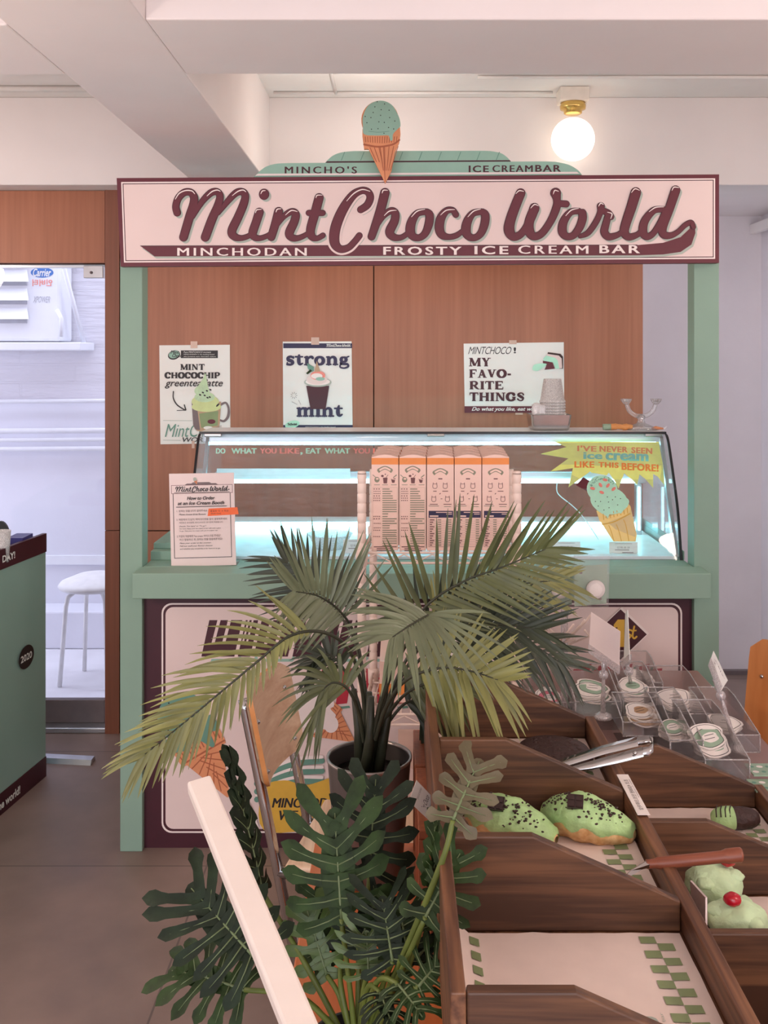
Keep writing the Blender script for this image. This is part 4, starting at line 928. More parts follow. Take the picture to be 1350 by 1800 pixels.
q.sheet(g,M['cup_plastic']); q.sheet([[v+Vector((0,0.012,0)) for v in r] for r in g],M['cup_plastic']); q.build('plastic_bag',label='crumpled clear plastic bag in the steel pan left of the cups',cat='bag',solid=0.001)
# candle holder
xc=(1127-CX)*3.58/F; Yc=3.58
ch=thing('candle_holder',(xc,Yc,zt),'clear crystal candle holder with two curved arms on top of the case','candle holder')
MB().lathe([(0.0,zt),(0.056,zt),(0.058,zt+0.004),(0.04,zt+0.014),(0.016,zt+0.024),(0.011,zt+0.036),(0.016,zt+0.044),(0.012,zt+0.052),(0.0,zt+0.056)],(xc,Yc,0),M['candle_glass'],32).build('foot',ch)
for s in (-1,1):
    MB().tube(catmull([(xc,Yc,zt+0.05),(xc+s*0.02,Yc,zt+0.052),(xc+s*0.042,Yc,zt+0.068),(xc+s*0.052,Yc,zt+0.092)],5),0.008,M['candle_glass'],10).build('arm',ch)
    MB().lathe([(0.008,zt+0.092),(0.014,zt+0.098),(0.019,zt+0.106),(0.02,zt+0.112),(0.014,zt+0.112),(0.009,zt+0.1),(0,zt+0.1)],(xc+s*0.054,Yc,0),M['candle_glass'],20).build('candle_cup',ch)
def P3(px,z,Y): return ((px-CX)*Y/F,Y,z)
q=MB(); q.tube([P3(1060,zt+0.012,3.56),P3(1074,zt+0.012,3.56)],0.011,M['sticker_green'],12); q.tube(catmull([P3(1074,zt+0.012,3.56),P3(1086,zt+0.014,3.555),P3(1096,zt+0.011,3.56),P3(1104,zt+0.013,3.56),P3(1111,zt+0.010,3.56)],4),[0.011]*4+[0.009]*4+[0.0115]*4+[0.009]*5,M['chair_edge'],12)
q.build('wrapped_candy',label='peach candy stick with green end lying left of the candle holder',cat='candy')
q=MB(); q.tube([P3(1146,zt+0.006,3.56),P3(1153,zt+0.008,3.56),P3(1166,zt+0.006,3.56)],[0.005,0.007,0.003],M['cone'],8); q.add([P3(1164,zt+0.006,3.56),P3(1173,zt+0.016,3.56),P3(1170,zt+0.004,3.555)],[(0,1,2)],M['cup_plastic']); q.build('wrapped_candy',label='tiny wrapped candy lying right of the candle holder',cat='candy')

# ------------------------------------------------------------------ wire rack with drink cartons
YK=2.6
rk=thing('wire_rack',(0.12,2.78,0),'white wire shelf rack standing before the mint counter behind the palm','rack')
zk=H-(985-CY)*YK/F
posts=[(-0.0955,2.6),(0.311,2.6),(-0.074,2.95),(0.333,2.95)]
for i,(x,y) in enumerate(posts):
    top=H-(828-CY)*2.6/F if i<2 else H-(852-CY)*2.6/F
    q=MB(); prof=[]
    z=0.02
    prof=[(0.0105,0.0)]
    while z<top-0.02:
        prof += [(0.0118,z),(0.0118,z+0.021),(0.0108,z+0.0225),(0.0108,z+0.0245)]; z+=0.026
    prof += [(0.0118,top-0.008),(0.010,top),(0,top)]
    q.lathe(prof,(x,y,0),M['rack_white'],14); q.build('post',rk)
def shelf(z):
    q=MB(); a,b_,c,d=[Vector((x,y,z)) for x,y in posts]
    for u,v in ((a,b_),(c,d),(a,c),(b_,d)):
        q.tube([u,v],0.0032,M['rack_white'],8); q.tube([u-Vector((0,0,0.027)),v-Vector((0,0,0.027))],0.0032,M['rack_white'],8)
        L=(v-u).length; n=max(3,int(L/0.035))
        q.tube([u+(v-u)*(i/n)-Vector((0,0,0.004 if i%2 else 0.023)) for i in range(n+1)],0.0022,M['rack_white'],6)
    for i in range(1,16): q.tube([a+(b_-a)*(i/16),c+(d-c)*(i/16)],0.0018,M['rack_white'],6)
    for i in range(1,4): q.tube([a+(c-a)*(i/4)-Vector((0,0,.004)),b_+(d-b_)*(i/4)-Vector((0,0,.004))],0.0025,M['rack_white'],6)
    q.build('wire_shelf',rk)
    for (x,y) in posts: MB().lathe([(0.0125,z-0.035),(0.015,z-0.033),(0.017,z+0.008),(0.0145,z+0.01)],(x,y,0),M['rack_white'],16).build('shelf_collar',rk)
for z in (zk+0.02,0.66,0.30): shelf(z)
zs=zk+0.024
cw=0.0705; cd=0.07; chh=0.246
def carton_mb(ox,oy,z,front=None):
    q=MB(); q.box(ox,ox+cw,oy,oy+cd,z,z+chh,M['carton'])
    q.prism([(ox+0.003,oy+0.002,z+chh),(ox+cw-0.003,oy+0.002,z+chh),(ox+cw*0.7,oy+0.002,z+chh+0.005),(ox+cw*0.5,oy+0.002,z+chh+0.0065),(ox+cw*0.3,oy+0.002,z+chh+0.005)],(0,cd-0.004,0),M['carton'])
    p=Pr(q,plane((ox,oy,z+chh),(cw/47,0,0),(0,0,-cw/47),(0,-1,0)),0.0003,0.00002)   # units: width 47, height 164
    p.rect(0,1.5,47,13,M['orange']); ps=Pr(q,plane((ox,oy+cd,z+chh),(0,-cd/47,0),(0,0,-cw/47),(-1,0,0)),0.0003,0.00002); ps.rect(0,1.5,47,13,M['orange']); ps=Pr(q,plane((ox+cw,oy,z+chh),(0,cd/47,0),(0,0,-cw/47),(1,0,0)),0.0003,0.00002); ps.rect(0,1.5,47,13,M['orange'])
    I,G=M['carton_ink'],M['carton_grey']
    if front: 
        yb=20 if front==1 else 24
        p.stroke([(13,yb+3),(23.5,yb-1.5),(34,yb+3)],3.2,G,n=4); p.stroke([(15,yb+2.4),(23.5,yb-1.3),(32,yb+2.4)],1.6,M['carton'],n=4); p.line(11,yb+3,14,yb+7,1.5,G); p.line(36,yb+3,33,yb+7,1.5,G)
    if front==1:
        p.line(2,31,9,37,0.6,G); p.ell(9.5,39.5,4.5,4.8,G); p.ell(10,38,2.5,1.6,M['carton']); p.poly([(20,36),(28,36),(27,46),(21,46)],I); p.ell(19,33,2.4,2,I); p.ell(24,30,1.2,1,I); p.line(25,36,29,31,0.4,I); p.poly([(34,38),(42,37),(40,45),(36,45)],I); p.line(38,36,44,31,0.8,G); p.line(35,38,43,40,0.7,M['carton'])
        for a in (9.5,23.5,39): p.rect(a-5,48,a+5,49,G)
        p.frame(2,53,45,163,0.25,G)
        rn=random.Random(3)
        def row(y,k,lab=True,n=1):
            if lab:
                for j in range(k): p.rect(3.5+j*13/k,y,3.5+(j+0.5)*13/k,y+1.6,I)
            for j in range(n): p.rect(19,y+3.9*j,19+rn.uniform(9,24) if j==n-1 else 44,y+3.9*j+1.7,G)
        for y,k,lab,n in ((55,3,1,1),(59,6,1,1),(63,9,1,1),(67,3,1,1),(71,4,1,1),(75,4,1,7),(103,4,1,1),(107,3,1,2),(115,9,1,2),(123,9,1,1),(127,4,1,3),(138,4,1,5)): row(y,k,lab,n)
        for j,(a,b_) in enumerate(((4,44),(9,38),(9,40))): p.rect(a,157+3.4*j-1,b_,158.5+3.4*j-1,I)
    elif front==2:
        p.rect(20,37,27,39,I)
        for cx_,cy_ in ((14,50),(32,50),(12,73),(36,73)): p.stroke([(cx_-3,cy_-5),(cx_-3.6,cy_+3),(cx_,cy_+5),(cx_+3.6,cy_+3),(cx_+3,cy_-5)],0.45,I,n=3); p.line(cx_-3,cy_-3,cx_+4,cy_-3,0.4,I)
        for cx_,cy_,w in ((14,59,3),(32,59,5),(12,82,7),(36,82,7)): p.rect(cx_-w,cy_,cx_+w,cy_+1.2,I)
        p.rect(3,85,21,86,G); p.rect(30,86,42,87,G); p.line(22,65,24,63,0.6,I); p.line(24,73,27,73,0.5,I)
        p.rect(3,94,46,106,M['navy']); p.rect(16,96,44,97.3,M['carton']); p.rect(34,99,44,100.3,M['carton']); p.rect(5,102,20,104.5,M['carton'])
        p.frame(3,94,46,157,0.3,I); 
        for j in range(12):
            y=109+4*j; p.rect(3,y+2.9,46,y+3.1,I); p.rect(5,y,5+8-(j%3)*2,y+1.7,I); p.rect(19,y,25,y+1.6,G); p.rect(37,y,43,y+1.6,G)
    return q
colx=[(651-CX)*YK/F+0.003+i*(cw+0.0022) for i in range(5)]
grp='pink drink cartons on the wire rack'
od=['first','second','third','fourth','fifth']
plain=None
for r in range(4):
    for c in range(5):
        x=colx[c]+0.0035*r; y=YK+0.006+r*(cd+0.004)
        lab='pink drink carton, %s column from the left, %s row from the front'%(od[c],od[r])
        if r==0: carton_mb(x,y,zs,1 if c<2 else 2).build('drink_carton',label=lab,cat='carton',group=grp)
        elif plain is None: plain=carton_mb(x,y,zs).build('drink_carton',label=lab,cat='carton',group=grp); p0=(x,y)
        else: dup(plain,(x-p0[0],y-p0[1],0),lab)
# lower shelves: pink cartons lying and white packets, mostly behind the palm
q=MB(); q.box(-0.05,0.07,2.66,2.9,0.67,0.78,M['carton']); q.box(-0.051,0.071,2.659,2.66,0.69,0.72,M['orange']); q.build('pink_box',label='pink flat box on the middle rack shelf behind the palm stems',cat='box')
q=MB(); q.box(0.10,0.28,2.66,2.9,0.67,0.86,M['sticker_white']); q.build('white_box',label='white box on the middle rack shelf behind the palm fronds',cat='box')
q=MB(); q.box(0.0,0.30,2.64,2.92,0.31,0.50,M['carton']); q.build('pink_box',label='wide pink box on the lowest rack shelf',cat='box')
# till counter on the left
tA=Vector((-1.342,3.776,0)); dv=Vector((-0.044,-0.323,0)).normalized(); ns=Vector((dv.y,-dv.x,0)); ns = ns if ns.x<0 else -ns
zt_=0.922
till=thing('till_counter',(-1.6,3.3,0),'mint printed counter with dark bands and a 2020 badge at the left edge','counter')
q=MB(); a=tA; b_=tA+dv*1.1; cc_=b_+ns*0.5; dd=tA+ns*0.5
q.prism([a,b_,cc_,dd],(0,0,zt_-0.05),M['till_mint']); q.build('body',till)
q=MB(); q.prism([a-ns*0.003,b_-ns*0.003,b_+ns*0.01,a+ns*0.01],(0,0,0.075),M['maroon_board']); q.build('kick_band',till)
q=MB(); o_=Vector((0,0,zt_-0.068)); q.prism([a-ns*0.004+o_,b_-ns*0.004+o_,b_+ns*0.012+o_,a+ns*0.012+o_],(0,0,0.07),M['maroon_board']); q.build('top_band',till)
q=MB(); p=Pr(q,plane(tA,dv,(0,0,1),-ns),0.006,0.0001)
p2=lambda u,v:(u,v)
def up(body,u0,v0,u1,v1,m,bold=0.03):  # letters read towards the far end
    vs,fs=text_geo(body,bold,0.0,1.0); p._a([(u0+(u1-u0)*(1-x),v0+(v1-v0)*y) for x,y in vs],fs,m)
up('DAY!',0.235,zt_-0.045,0.32,zt_-0.02,M['paper'])
up('the world!',0.20,0.022,0.36,0.052,M['paper'])
q.build('printed_words',till); q=MB(); p=Pr(q,plane(tA,dv,(0,0,1),-ns),0.006,0.0001); p.ell(0.155,0.50,0.055,0.042,M['ink']); up('2020',0.115,0.487,0.195,0.512,M['paper'],0.015)
q.build('year_badge',till)
q=MB(); e=tA+dv*0.15+ns*0.10; q.prism([e+Vector((0.032*math.cos(t_),0,zt_+0.045+0.055*math.sin(t_)-0.03)) for t_ in [2*PI*i/24 for i in range(24)]],(0,0.012,0),M['black_plastic']); q.build('hand_fan',label='black oval fan standing among packets on the left counter',cat='fan')
e=tA+dv*0.02+ns*0.02
q=MB(); q.box(-1.60,-1.42,3.60,3.75,zt_-0.05,zt_-0.004,M['purple']); q.build('packet',label='purple packet lying behind the dark band of the left counter',cat='packet')
q=MB(); q.box(-1.43,-1.37,3.62,3.72,zt_-0.05,zt_+0.012,M['blue_pack']); q.build('packet',label='blue packet standing beside the black fan on the left counter',cat='packet')
q=MB(); q.lathe([(0.026,zt_-0.05),(0.033,zt_+0.06),(0.031,zt_+0.06),(0.024,zt_-0.045),(0,zt_-0.045)],((2-CX)*3.5/F,3.5,0),M['cup_plastic'],20); q.build('clear_cup',label='clear cup standing at the very left edge on the counter',cat='cup')
# ------------------------------------------------------------------ lamp on the ceiling
lx,ly=(1007-CX)*3.95/F,3.95
gl=thing('globe_lamp',(lx,ly,ZC),'round glowing white globe lamp on a brass collar under the ceiling','lamp')
MB().box(lx-0.058,lx+0.058,ly-0.05,ly+0.05,ZC-0.055,ZC-0.0005,M['lamp_white']).build('base_box',gl,bevel=0.004)
zc=H-(245-CY)*3.95/F
MB().lathe([(0.03,ZC-0.10),(0.036,ZC-0.096),(0.036,ZC-0.085),(0.05,ZC-0.08),(0.052,ZC-0.066),(0.045,ZC-0.058),(0.05,ZC-0.055)],(lx,ly,0),M['brass'],28).build('collar',gl)
MB().sphere((lx,ly,zc),0.086,M['globe'],32,20).build('globe',gl)

# ------------------------------------------------------------------ tables
TZ=0.55
def table(name,x0,x1,y0,y1,z,m,lab):
    t=thing(name,((x0+x1)/2,(y0+y1)/2,0),lab,'table')
    MB().box(x0,x1,y0,y1,z-0.03,z,m).build('table_top',t,bevel=0.003)
    for x in (x0+0.04,x1-0.09):
        for y in (y0+0.04,y1-0.09): MB().box(x,x+0.05,y,y+0.05,0,z-0.03,m).build('leg',t)
table('display_table',-0.18,1.30,0.96,2.14,TZ,M['table_wood'],'orange brown wooden table carrying the bread trays and potted plants')
table('sticker_table',0.345,0.93,2.16,3.02,TZ,M['riser'],'dark pinkish table behind the bread trays carrying the sticker bins')
# ------------------------------------------------------------------ bread trays
def tray(name,xl,xr,ys,zf,ztop,zlow,lab):
    w=0.017
    t=thing(name,((xl+xr)/2,(ys[0]+ys[-1])/2,zf-0.02),lab,'bread tray')
    y0,y1=ys[0],ys[-1]+w
    MB().box(xl-w,xr+0.02,y0,y1,zf-0.02,zf,M['tray_y']).build('base',t)
    MB().box(xl-w,xl-0.0005,y0,y1,zf+0.0005,ztop,M['tray_y']).build('tall_side',t,bevel=0.002)
    MB().box(xr+0.0005,xr+0.02,y0,y1,zf+0.0005,zlow-0.002,M['tray_y']).build('low_side',t,bevel=0.002)
    xf=xl+0.112
    for y in ys:
        MB().prism([(xl,y,zf+0.001),(xr,y,zf+0.001),(xr,y,zlow),(xf,y,ztop),(xl,y,ztop)],(0,0.015,0),M['tray_x']).build('divider',t,bevel=0.0025)
    return t
Y1=[1.012,1.341,1.679,2.02]; Y2=[1.055,1.39,1.725,2.06]
Z1,Z2=0.82,0.66
tray('bread_tray',0.070,0.382,Y1,Z1,0.95,0.862,'brown wooden bread tray with the mint croissants, the higher left one of two')
tray('bread_tray',0.427,0.742,Y2,Z2,0.79,0.705,'brown wooden bread tray with the cupcakes, the lower right one of two')
def crate(name,x0,x1,y0,y1,z0,z1,lab):
    t=thing(name,((x0+x1)/2,(y0+y1)/2,z0),lab,'crate')
    MB().box(x0,x1,y0,y1,z1-0.015,z1,M['crate']).build('lid',t,bevel=0.002)
    MB().box(x0+0.012,x1-0.012,y0+0.018,y1-0.018,z0,z1-0.016,M['crate']).build('panel',t)
    for x in (x0,x1-0.022):
        for y in (y0,y1-0.022): MB().box(x,x+0.022,y,y+0.022,z0,z1-0.016,M['crate']).build('corner_post',t,bevel=0.001)
    MB().box(x0+0.023,x1-0.023,y0,y0+0.016,z0+0.0,z0+0.03,M['crate']).build('slat',t); MB().box(x0+0.023,x1-0.023,y0,y0+0.016,z1-0.05,z1-0.018,M['crate']).build('slat',t)
crate('wooden_crate',0.034,0.38,1.672,1.93,TZ,Z1-0.021,'brown wooden crate under the left bread tray beside the philodendron')
crate('wooden_crate',0.032,0.30,1.94,2.125,TZ,Z1-0.021+0.0,'brown wooden crate under the left bread tray right beside the palm pot')
MB().box(0.10,0.36,1.05,1.60,TZ,Z1-0.021,M['crate']).build('riser_block',label='brown wooden block carrying the near end of the left bread tray',cat='block')
MB().box(0.45,0.73,1.08,2.05,TZ,Z2-0.021,M['crate']).build('riser_block',label='brown wooden block carrying the right bread tray',cat='block')
# ------------------------------------------------------------------ liners
def liner(x0,x1,y0,y1,z,lab,cols=True,left=True,logo=True,seed=0):
    q=MB(); rn=random.Random(seed); nx,ny=14,10
    hx=[[0.0006+0.0022*abs(noise.noise(Vector((i*.5+seed*7,j*.5,0)))) for i in range(nx+1)] for j in range(ny+1)]
    def zz(u,v):
        i=min(nx-1,max(0,int(u*nx))); j=min(ny-1,max(0,int(v*ny))); a=u*nx-i; b_=v*ny-j
        return hx[j][i]*(1-a)*(1-b_)+hx[j][i+1]*a*(1-b_)+hx[j+1][i]*(1-a)*b_+hx[j+1][i+1]*a*b_
    q.sheet([[Vector((x0+(x1-x0)*i/nx,y0+(y1-y0)*j/ny,z+hx[j][i]+ (0.02*max(0,(0.06-i/nx)/0.06) if left else 0))) for i in range(nx+1)] for j in range(ny+1)],M['greaseproof'])
    p=Pr(q,lambda u,v,w: Vector((u,v,z+w+zz((u-x0)/(x1-x0),(v-y0)/(y1-y0)))),0.0009,0.00001)
    s_=0.021; hgt=0.0155
    n=int((y1-y0)/hgt)
    for i in range(n):
        for c in range(2):
            if (i+c)%2==0: p.rect(x1-0.058+c*s_,y0+i*hgt,x1-0.058+(c+1)*s_,y0+(i+1)*hgt,M['check_green'])
        if left and i%2==0: p.poly([(x0+0.022,y0+i*hgt),(x0+0.034,y0+(i-0.5)*hgt),(x0+0.034,y0+(i+0.6)*hgt),(x0+0.022,y0+(i+1.1)*hgt)],M['check_green'])
    if logo:
        def vt(body,u0,v0,u1,v1,m,b_=0.02):
            vs,fs=text_geo(body,b_,0.0,1.0); p._a([(u0+(u1-u0)*(1-y),v0+(v1-v0)*x) for x,y in vs],fs,m)
        xm=(x0+x1)/2; ym=(y0+y1)/2
        vt('MINTCHOCO',xm-0.075,y0+0.05,xm-0.050,y0+0.185,M['check_green']); vt('WORLD',xm+0.055,y0+0.045,xm+0.078,y0+0.135,M['shadow_print']); vt('frosty ice cream bar',xm+0.082,y0+0.04,xm+0.087,y0+0.14,M['shadow_print'],0)
        # line drawing of a cup
        p.stroke([(xm-0.02,y0+0.14),(xm-0.012,y0+0.085),(xm+0.022,y0+0.085),(xm+0.03,y0+0.14)],0.0009,M['shadow_print'],n=3); p.stroke([(xm+0.005+0.027*math.cos(2*PI*i/12),y0+0.145+0.014*math.sin(2*PI*i/12)) for i in range(12)],0.0008,M['shadow_print'],closed=True,n=2); p.stroke([(xm+0.005+0.013*math.cos(2*PI*i/12),y0+0.105+0.009*math.sin(2*PI*i/12)) for i in range(12)],0.0008,M['shadow_print'],closed=True,n=2)
    q.build('paper_liner',label=lab,cat='paper liner',fix=False)
liner(0.073,0.379,1.032,1.337,Z1+0.001,'checked greaseproof liner in the empty front compartment of the left tray',seed=1)
liner(0.073,0.379,1.36,1.675,Z1+0.001,'checked greaseproof liner under the two mint croissants',seed=2)
liner(0.073,0.379,1.70,2.016,Z1+0.001,'checked greaseproof liner under the flat chocolate cake',seed=3,logo=False)
liner(0.43,0.739,1.41,1.72,Z2+0.001,'checked greaseproof liner under the cherry cupcakes',seed=4)
liner(0.43,0.739,1.745,2.056,Z2+0.001,'checked greaseproof liner under the half dipped chocolate pastry',seed=5)
# ------------------------------------------------------------------ croissants
def croissant(a,b_,curve,r0,lab,sqt,seed):
    a,b_=Vector(a),Vector(b_); d=(b_-a); L=d.length; u=d/L; s_=Vector((-u.y,u.x,0)); up=Vector((0,0,1))
    t=thing('mint_croissant',(a+b_)/2,lab,'croissant','mint croissants in the left tray')
    N,K=44,28
    def surf(off,lo,hi,edge=0.0):
        g=[]
        for i in range(N+1):
            f_=i/N; c=a+d*f_+s_*(curve*(4*f_*(1-f_)-0.5))
            e=math.sin(PI*min(1,max(0,f_)))**0.85
            seg=(f_*7.0)%1.0; rid=1-0.34*(1-abs(2*seg-1))**2 if 0.03<f_<0.97 else 1
            rad=r0*(0.30+0.70*e)*(0.92+0.12*rid) if e>0 else 0.004
            if i in (0,N): rad*=0.55
            row=[]
            for j in range(K+1):
                th=lo+(hi-lo)*j/K
                if edge: th=th+edge*math.sin(f_*23+seed)*(1 if j>K/2 else -1)*abs(j-K/2)/(K/2)
                wob=1+0.10*noise.noise(Vector((f_*9+seed,math.cos(th)*2,math.sin(th)*2)))+(0.05*noise.noise(Vector((f_*30+seed,th*5,0.0))) if off else 0)
                rr=rad*wob+off*(1-((abs(j-K/2)/(K/2))**6))
                row.append(c+s_*(rr*1.06*math.sin(th))+up*(r0*0.80*(0.35+0.65*e)+rr*0.92*math.cos(th)))
            g.append(row)
        return g
    q=MB(); q.sheet(surf(0,-PI,PI),M['pastry']); q.build('pastry_body',t)
    q=MB(); q.sheet(surf(0.0035,-1.62,1.75,0.16),M['icing']); q.build('mint_glaze',t)
    # chocolate square and crumbs on top
    G=surf(0.0045,-1.2,1.2); sq=G[int(N*sqt)][int(K*0.30)]+Vector((0,-0.002,0.002))
    Tm=Matrix.Translation(sq)@rotz(math.atan2(u.y,u.x)+0.3)@Matrix.Rotation(0.75,4,'X')
    q=MB(); q.box(-0.0125,0.0125,-0.011,0.011,-0.003,0.0045,M['choc_gloss'],Tm)
    for i in (-1,1):
        for j in (-1,1): q.box(i*0.006-0.0045,i*0.006+0.0045,j*0.0053-0.004,j*0.0053+0.004,0.0045,0.0062,M['choc_gloss'],Tm)
    q.build('chocolate_square',t)
    q=MB(); rn=random.Random(seed)
    for i in range(120):
        k=rn.choice((0,1)); i0=int(N*(min(0.95,max(0.05,rn.gauss(0.72 if k else 0.27,0.09))))); j0=min(K,max(0,int(K*rn.gauss(0.36,0.14))))
        p_=G[i0][j0]+Vector((rn.uniform(-1,1),rn.uniform(-1,1),0))*0.003; r_=rn.uniform(0.001,0.0026)
        q.sphere(p_,r_,M['choc'],6,4,(1.4,1,0.7),rotz(rn.uniform(0,6)))
    q.build('chocolate_crumbs',t,kind='stuff')
croissant((0.235,1.655,Z1+0.003),(0.372,1.575,Z1+0.003),-0.026,0.036,'mint glazed croissant with a chocolate square, right one of the two in the tray',0.48,3)
croissant((0.110,1.655,Z1+0.003),(0.243,1.560,Z1+0.003),-0.026,0.036,'mint glazed croissant with a chocolate square, left one of the two beside the leaf',0.50,8)
# flat chocolate cake
q=MB(); c=Vector((0.295,1.885,Z1+0.003))
q.lathe([(0.066,0.0),(0.074,0.008),(0.075,0.02),(0.066,0.031),(0.04,0.035),(0,0.036)],c,M['choc'],36)
rn=random.Random(5)
for i in range(110):
    a=rn.uniform(0,2*PI); r=0.066*math.sqrt(rn.random()); q.sphere(c+Vector((r*math.cos(a),r*math.sin(a),0.034-0.3*max(0,r-0.045))),rn.uniform(.0015,.004),M['choc'],6,4,(1.3,1,.7))
q.build('chocolate_cake',label='round flat dark chocolate cake in the back compartment of the left tray',cat='cake')
# half dipped pastry
pp=thing('dipped_pastry',(0.668,1.965,Z2+0.003),'oblong pastry half dark chocolate and half mint icing in the right tray','pastry')
def oblong(x0,x1,m,off,seed):
    q=MB(); g=[]
    for i in range(21):
        f_=i/20; x=x0+(x1-x0)*f_; xx=(x-0.668)/0.049; e=max(0.0,1-abs(xx)**3.2)**0.5; row=[]
        for j in range(25):
            th=2*PI*j/24; w=1+0.06*noise.noise(Vector((x*60+seed,math.cos(th),math.sin(th)*2)))
            row.append(Vector((x,1.965+(0.024*e+off)*w*math.sin(th),Z2+0.0245+(0.0205*e+off)*w*math.cos(th))))
        g.append(row)
    q.sheet(g,m); return q
oblong(0.640,0.717,M['choc'],0.0,1).build('chocolate_half',pp); oblong(0.619,0.662,M['icing'],0.0012,2).build('mint_half',pp)
q=MB()
for i in range(4):
    x=0.626+i*0.009; q.tube([(x-0.002,1.945,Z2+0.035),(x,1.955,Z2+0.0455),(x+0.006,1.968,Z2+0.0475),(x+0.010,1.982,Z2+0.0385)],0.0012,M['choc_gloss'],6)
q.build('chocolate_stripes',pp)
# cherry cupcakes
def cupcake(x,y,dz,cx_,cy_,lab,seed):
    t=thing('cherry_cupcake',(x,y,Z2+0.003),lab,'cupcake','cherry cupcakes in the right tray')
    MB().lathe([(0.033,Z2+0.003),(0.036,Z2+0.03),(0.040,Z2+0.085+dz),(0.036,Z2+0.1+dz),(0,Z2+0.104+dz)],(x,y,0),M['choc'],28).build('chocolate_cake_base',t)
    q=MB(); q.sphere((x,y,Z2+0.108+dz),0.042,M['cream_mint'],36,24,(1.06,1.0,0.74),None,0.12,seed)
    for i in range(3):
        a=seed+i*2.1; q.sphere((x+0.024*math.cos(a),y+0.024*math.sin(a),Z2+0.122+dz+0.003*math.sin(i*2)),0.017,M['cream_mint'],16,10,(1.3,1.0,0.55),rotz(a),0.12,seed+i)
    q.build('mint_cream',t)
    MB().sphere((x+cx_,y+cy_,Z2+0.147+dz),0.0115,M['cherry'],20,14,(1.15,1,0.85),None,0.1,seed).build('cherry',t)
cupcake(0.503,1.470,-0.006,-0.012,-0.012,'mint cream cupcake with a cherry, nearer one against the wooden divider',1.0)
cupcake(0.500,1.572,-0.006,0.022,0.0,'mint cream cupcake with a cherry, farther one touching the cardboard flap',4.0)
q=MB(); q.prism([W(1213,1548,1.53),W(1240,1578,1.44),W(1240,1640,1.43),W(1217,1622,1.53)],(0.003,0.001,0),M['paper_pink']); q.build('card_flap',label='pale cardboard flap standing left of the cherry cupcakes',cat='card')
# tongs
tg=thing('tongs',W(1070,1335,1.80),'shiny steel serving tongs lying across the low side of the left bread tray','tongs')
def strip(pts,wv,m,name,par,th=0.0015):
    q=MB(); n=len(pts); vs=[]
    for p_,w_ in zip(pts,wv): 
        for s_ in (-1,1): vs.append(Vector(p_)+Vector(w_)*s_)
    for p_,w_ in zip(pts,wv):
        for s_ in (-1,1): vs.append(Vector(p_)+Vector(w_)*s_+Vector((0,0.0005,-th)))
    fs=[]
    for i in range(n-1):
        a=2*i; b_=2*(i+1); k=2*n
        fs += [(a,a+1,b_+1,b_),(k+a,k+b_,k+b_+1,k+a+1),(a,b_,k+b_,k+a),(a+1,k+a+1,k+b_+1,b_+1)]
    q.add(vs,fs,m,True); return q.build(name,par,bevel=0.0)
A0=[W(1003,1354,1.775),W(1040,1345,1.776),W(1100,1329,1.778),W(1130,1321,1.78)]
strip(A0,[(0.0,0.003,0.0045),(0.0,0.004,0.006),(0.0,0.005,0.0068),(0.0,0.005,0.007)],M['chrome'],'near_arm',tg)
A1=[W(955,1350,1.80),W(985,1342,1.805),W(1060,1318,1.81),W(1120,1303,1.815)]
strip(A1,[(0.0,0.010,0.002),(0.0,0.012,0.002),(0,0.012,0.003),(0,0.009,0.005)],M['chrome'],'far_arm',tg)
lp=[W(1130,1321,1.78),W(1141,1320,1.78),W(1148,1314,1.785),W(1149,1305,1.80),W(1142,1300,1.81),W(1120,1303,1.815)]
strip([Vector(v) for v in lp],[(0,0.002,0.007)]*6,M['chrome'],'bend',tg)
q=MB(); q.sphere(W(1116,1324,1.773),0.004,M['chrome'],10,8); q.build('rivet',tg)
# cake knife
kn=thing('cake_knife',W(1220,1515,1.44),'cake knife with a red brown wooden handle lying over the low tray side','knife')
hp=[W(1136,1519,1.442),W(1150,1518,1.442),W(1200,1513,1.443),W(1270,1506,1.444),W(1296,1503,1.444),W(1306,1503,1.444)]
q=MB(); q.tube(catmull([tuple(v) for v in hp],5),[0.0065]*6+[0.0085]*10+[0.0105]*7+[0.009,0.006,0.003],M['handle_wood'],14); q.build('handle',kn)
q=MB(); q.prism([W(1150,1517,1.44),W(1136,1514,1.44),W(1110,1530,1.42),W(1094,1545,1.40),W(1098,1546,1.40),W(1130,1528,1.43),W(1150,1524,1.44),W(1200,1520,1.44),W(1200,1517,1.44)],(0,0.002,0),M['steel']); q.build('blade',kn)
# price strip on the low side
q=MB(); pl=[(0.3835,1.742,0.8635),(0.4035,1.742,0.8635),(0.4035,1.59,0.8635),(0.3835,1.59,0.8635)]
q.prism(pl,(0,0,0.0012),M['sticker_white']); p=Pr(q,plane((0.3835,1.742,0.8647),(0,-0.00152,0),(0.0002,0,0),(0,0,1)),0.0002,0.00001)
p.text('초코 4,500원 민트크루아상',14,32,90,72,M['ink'],0.0); p.text('Mint Croissant',14,78,60,90,M['ink_grey'])
q.build('price_strip',label='narrow white price strip on the low side below the tongs',cat='price label')
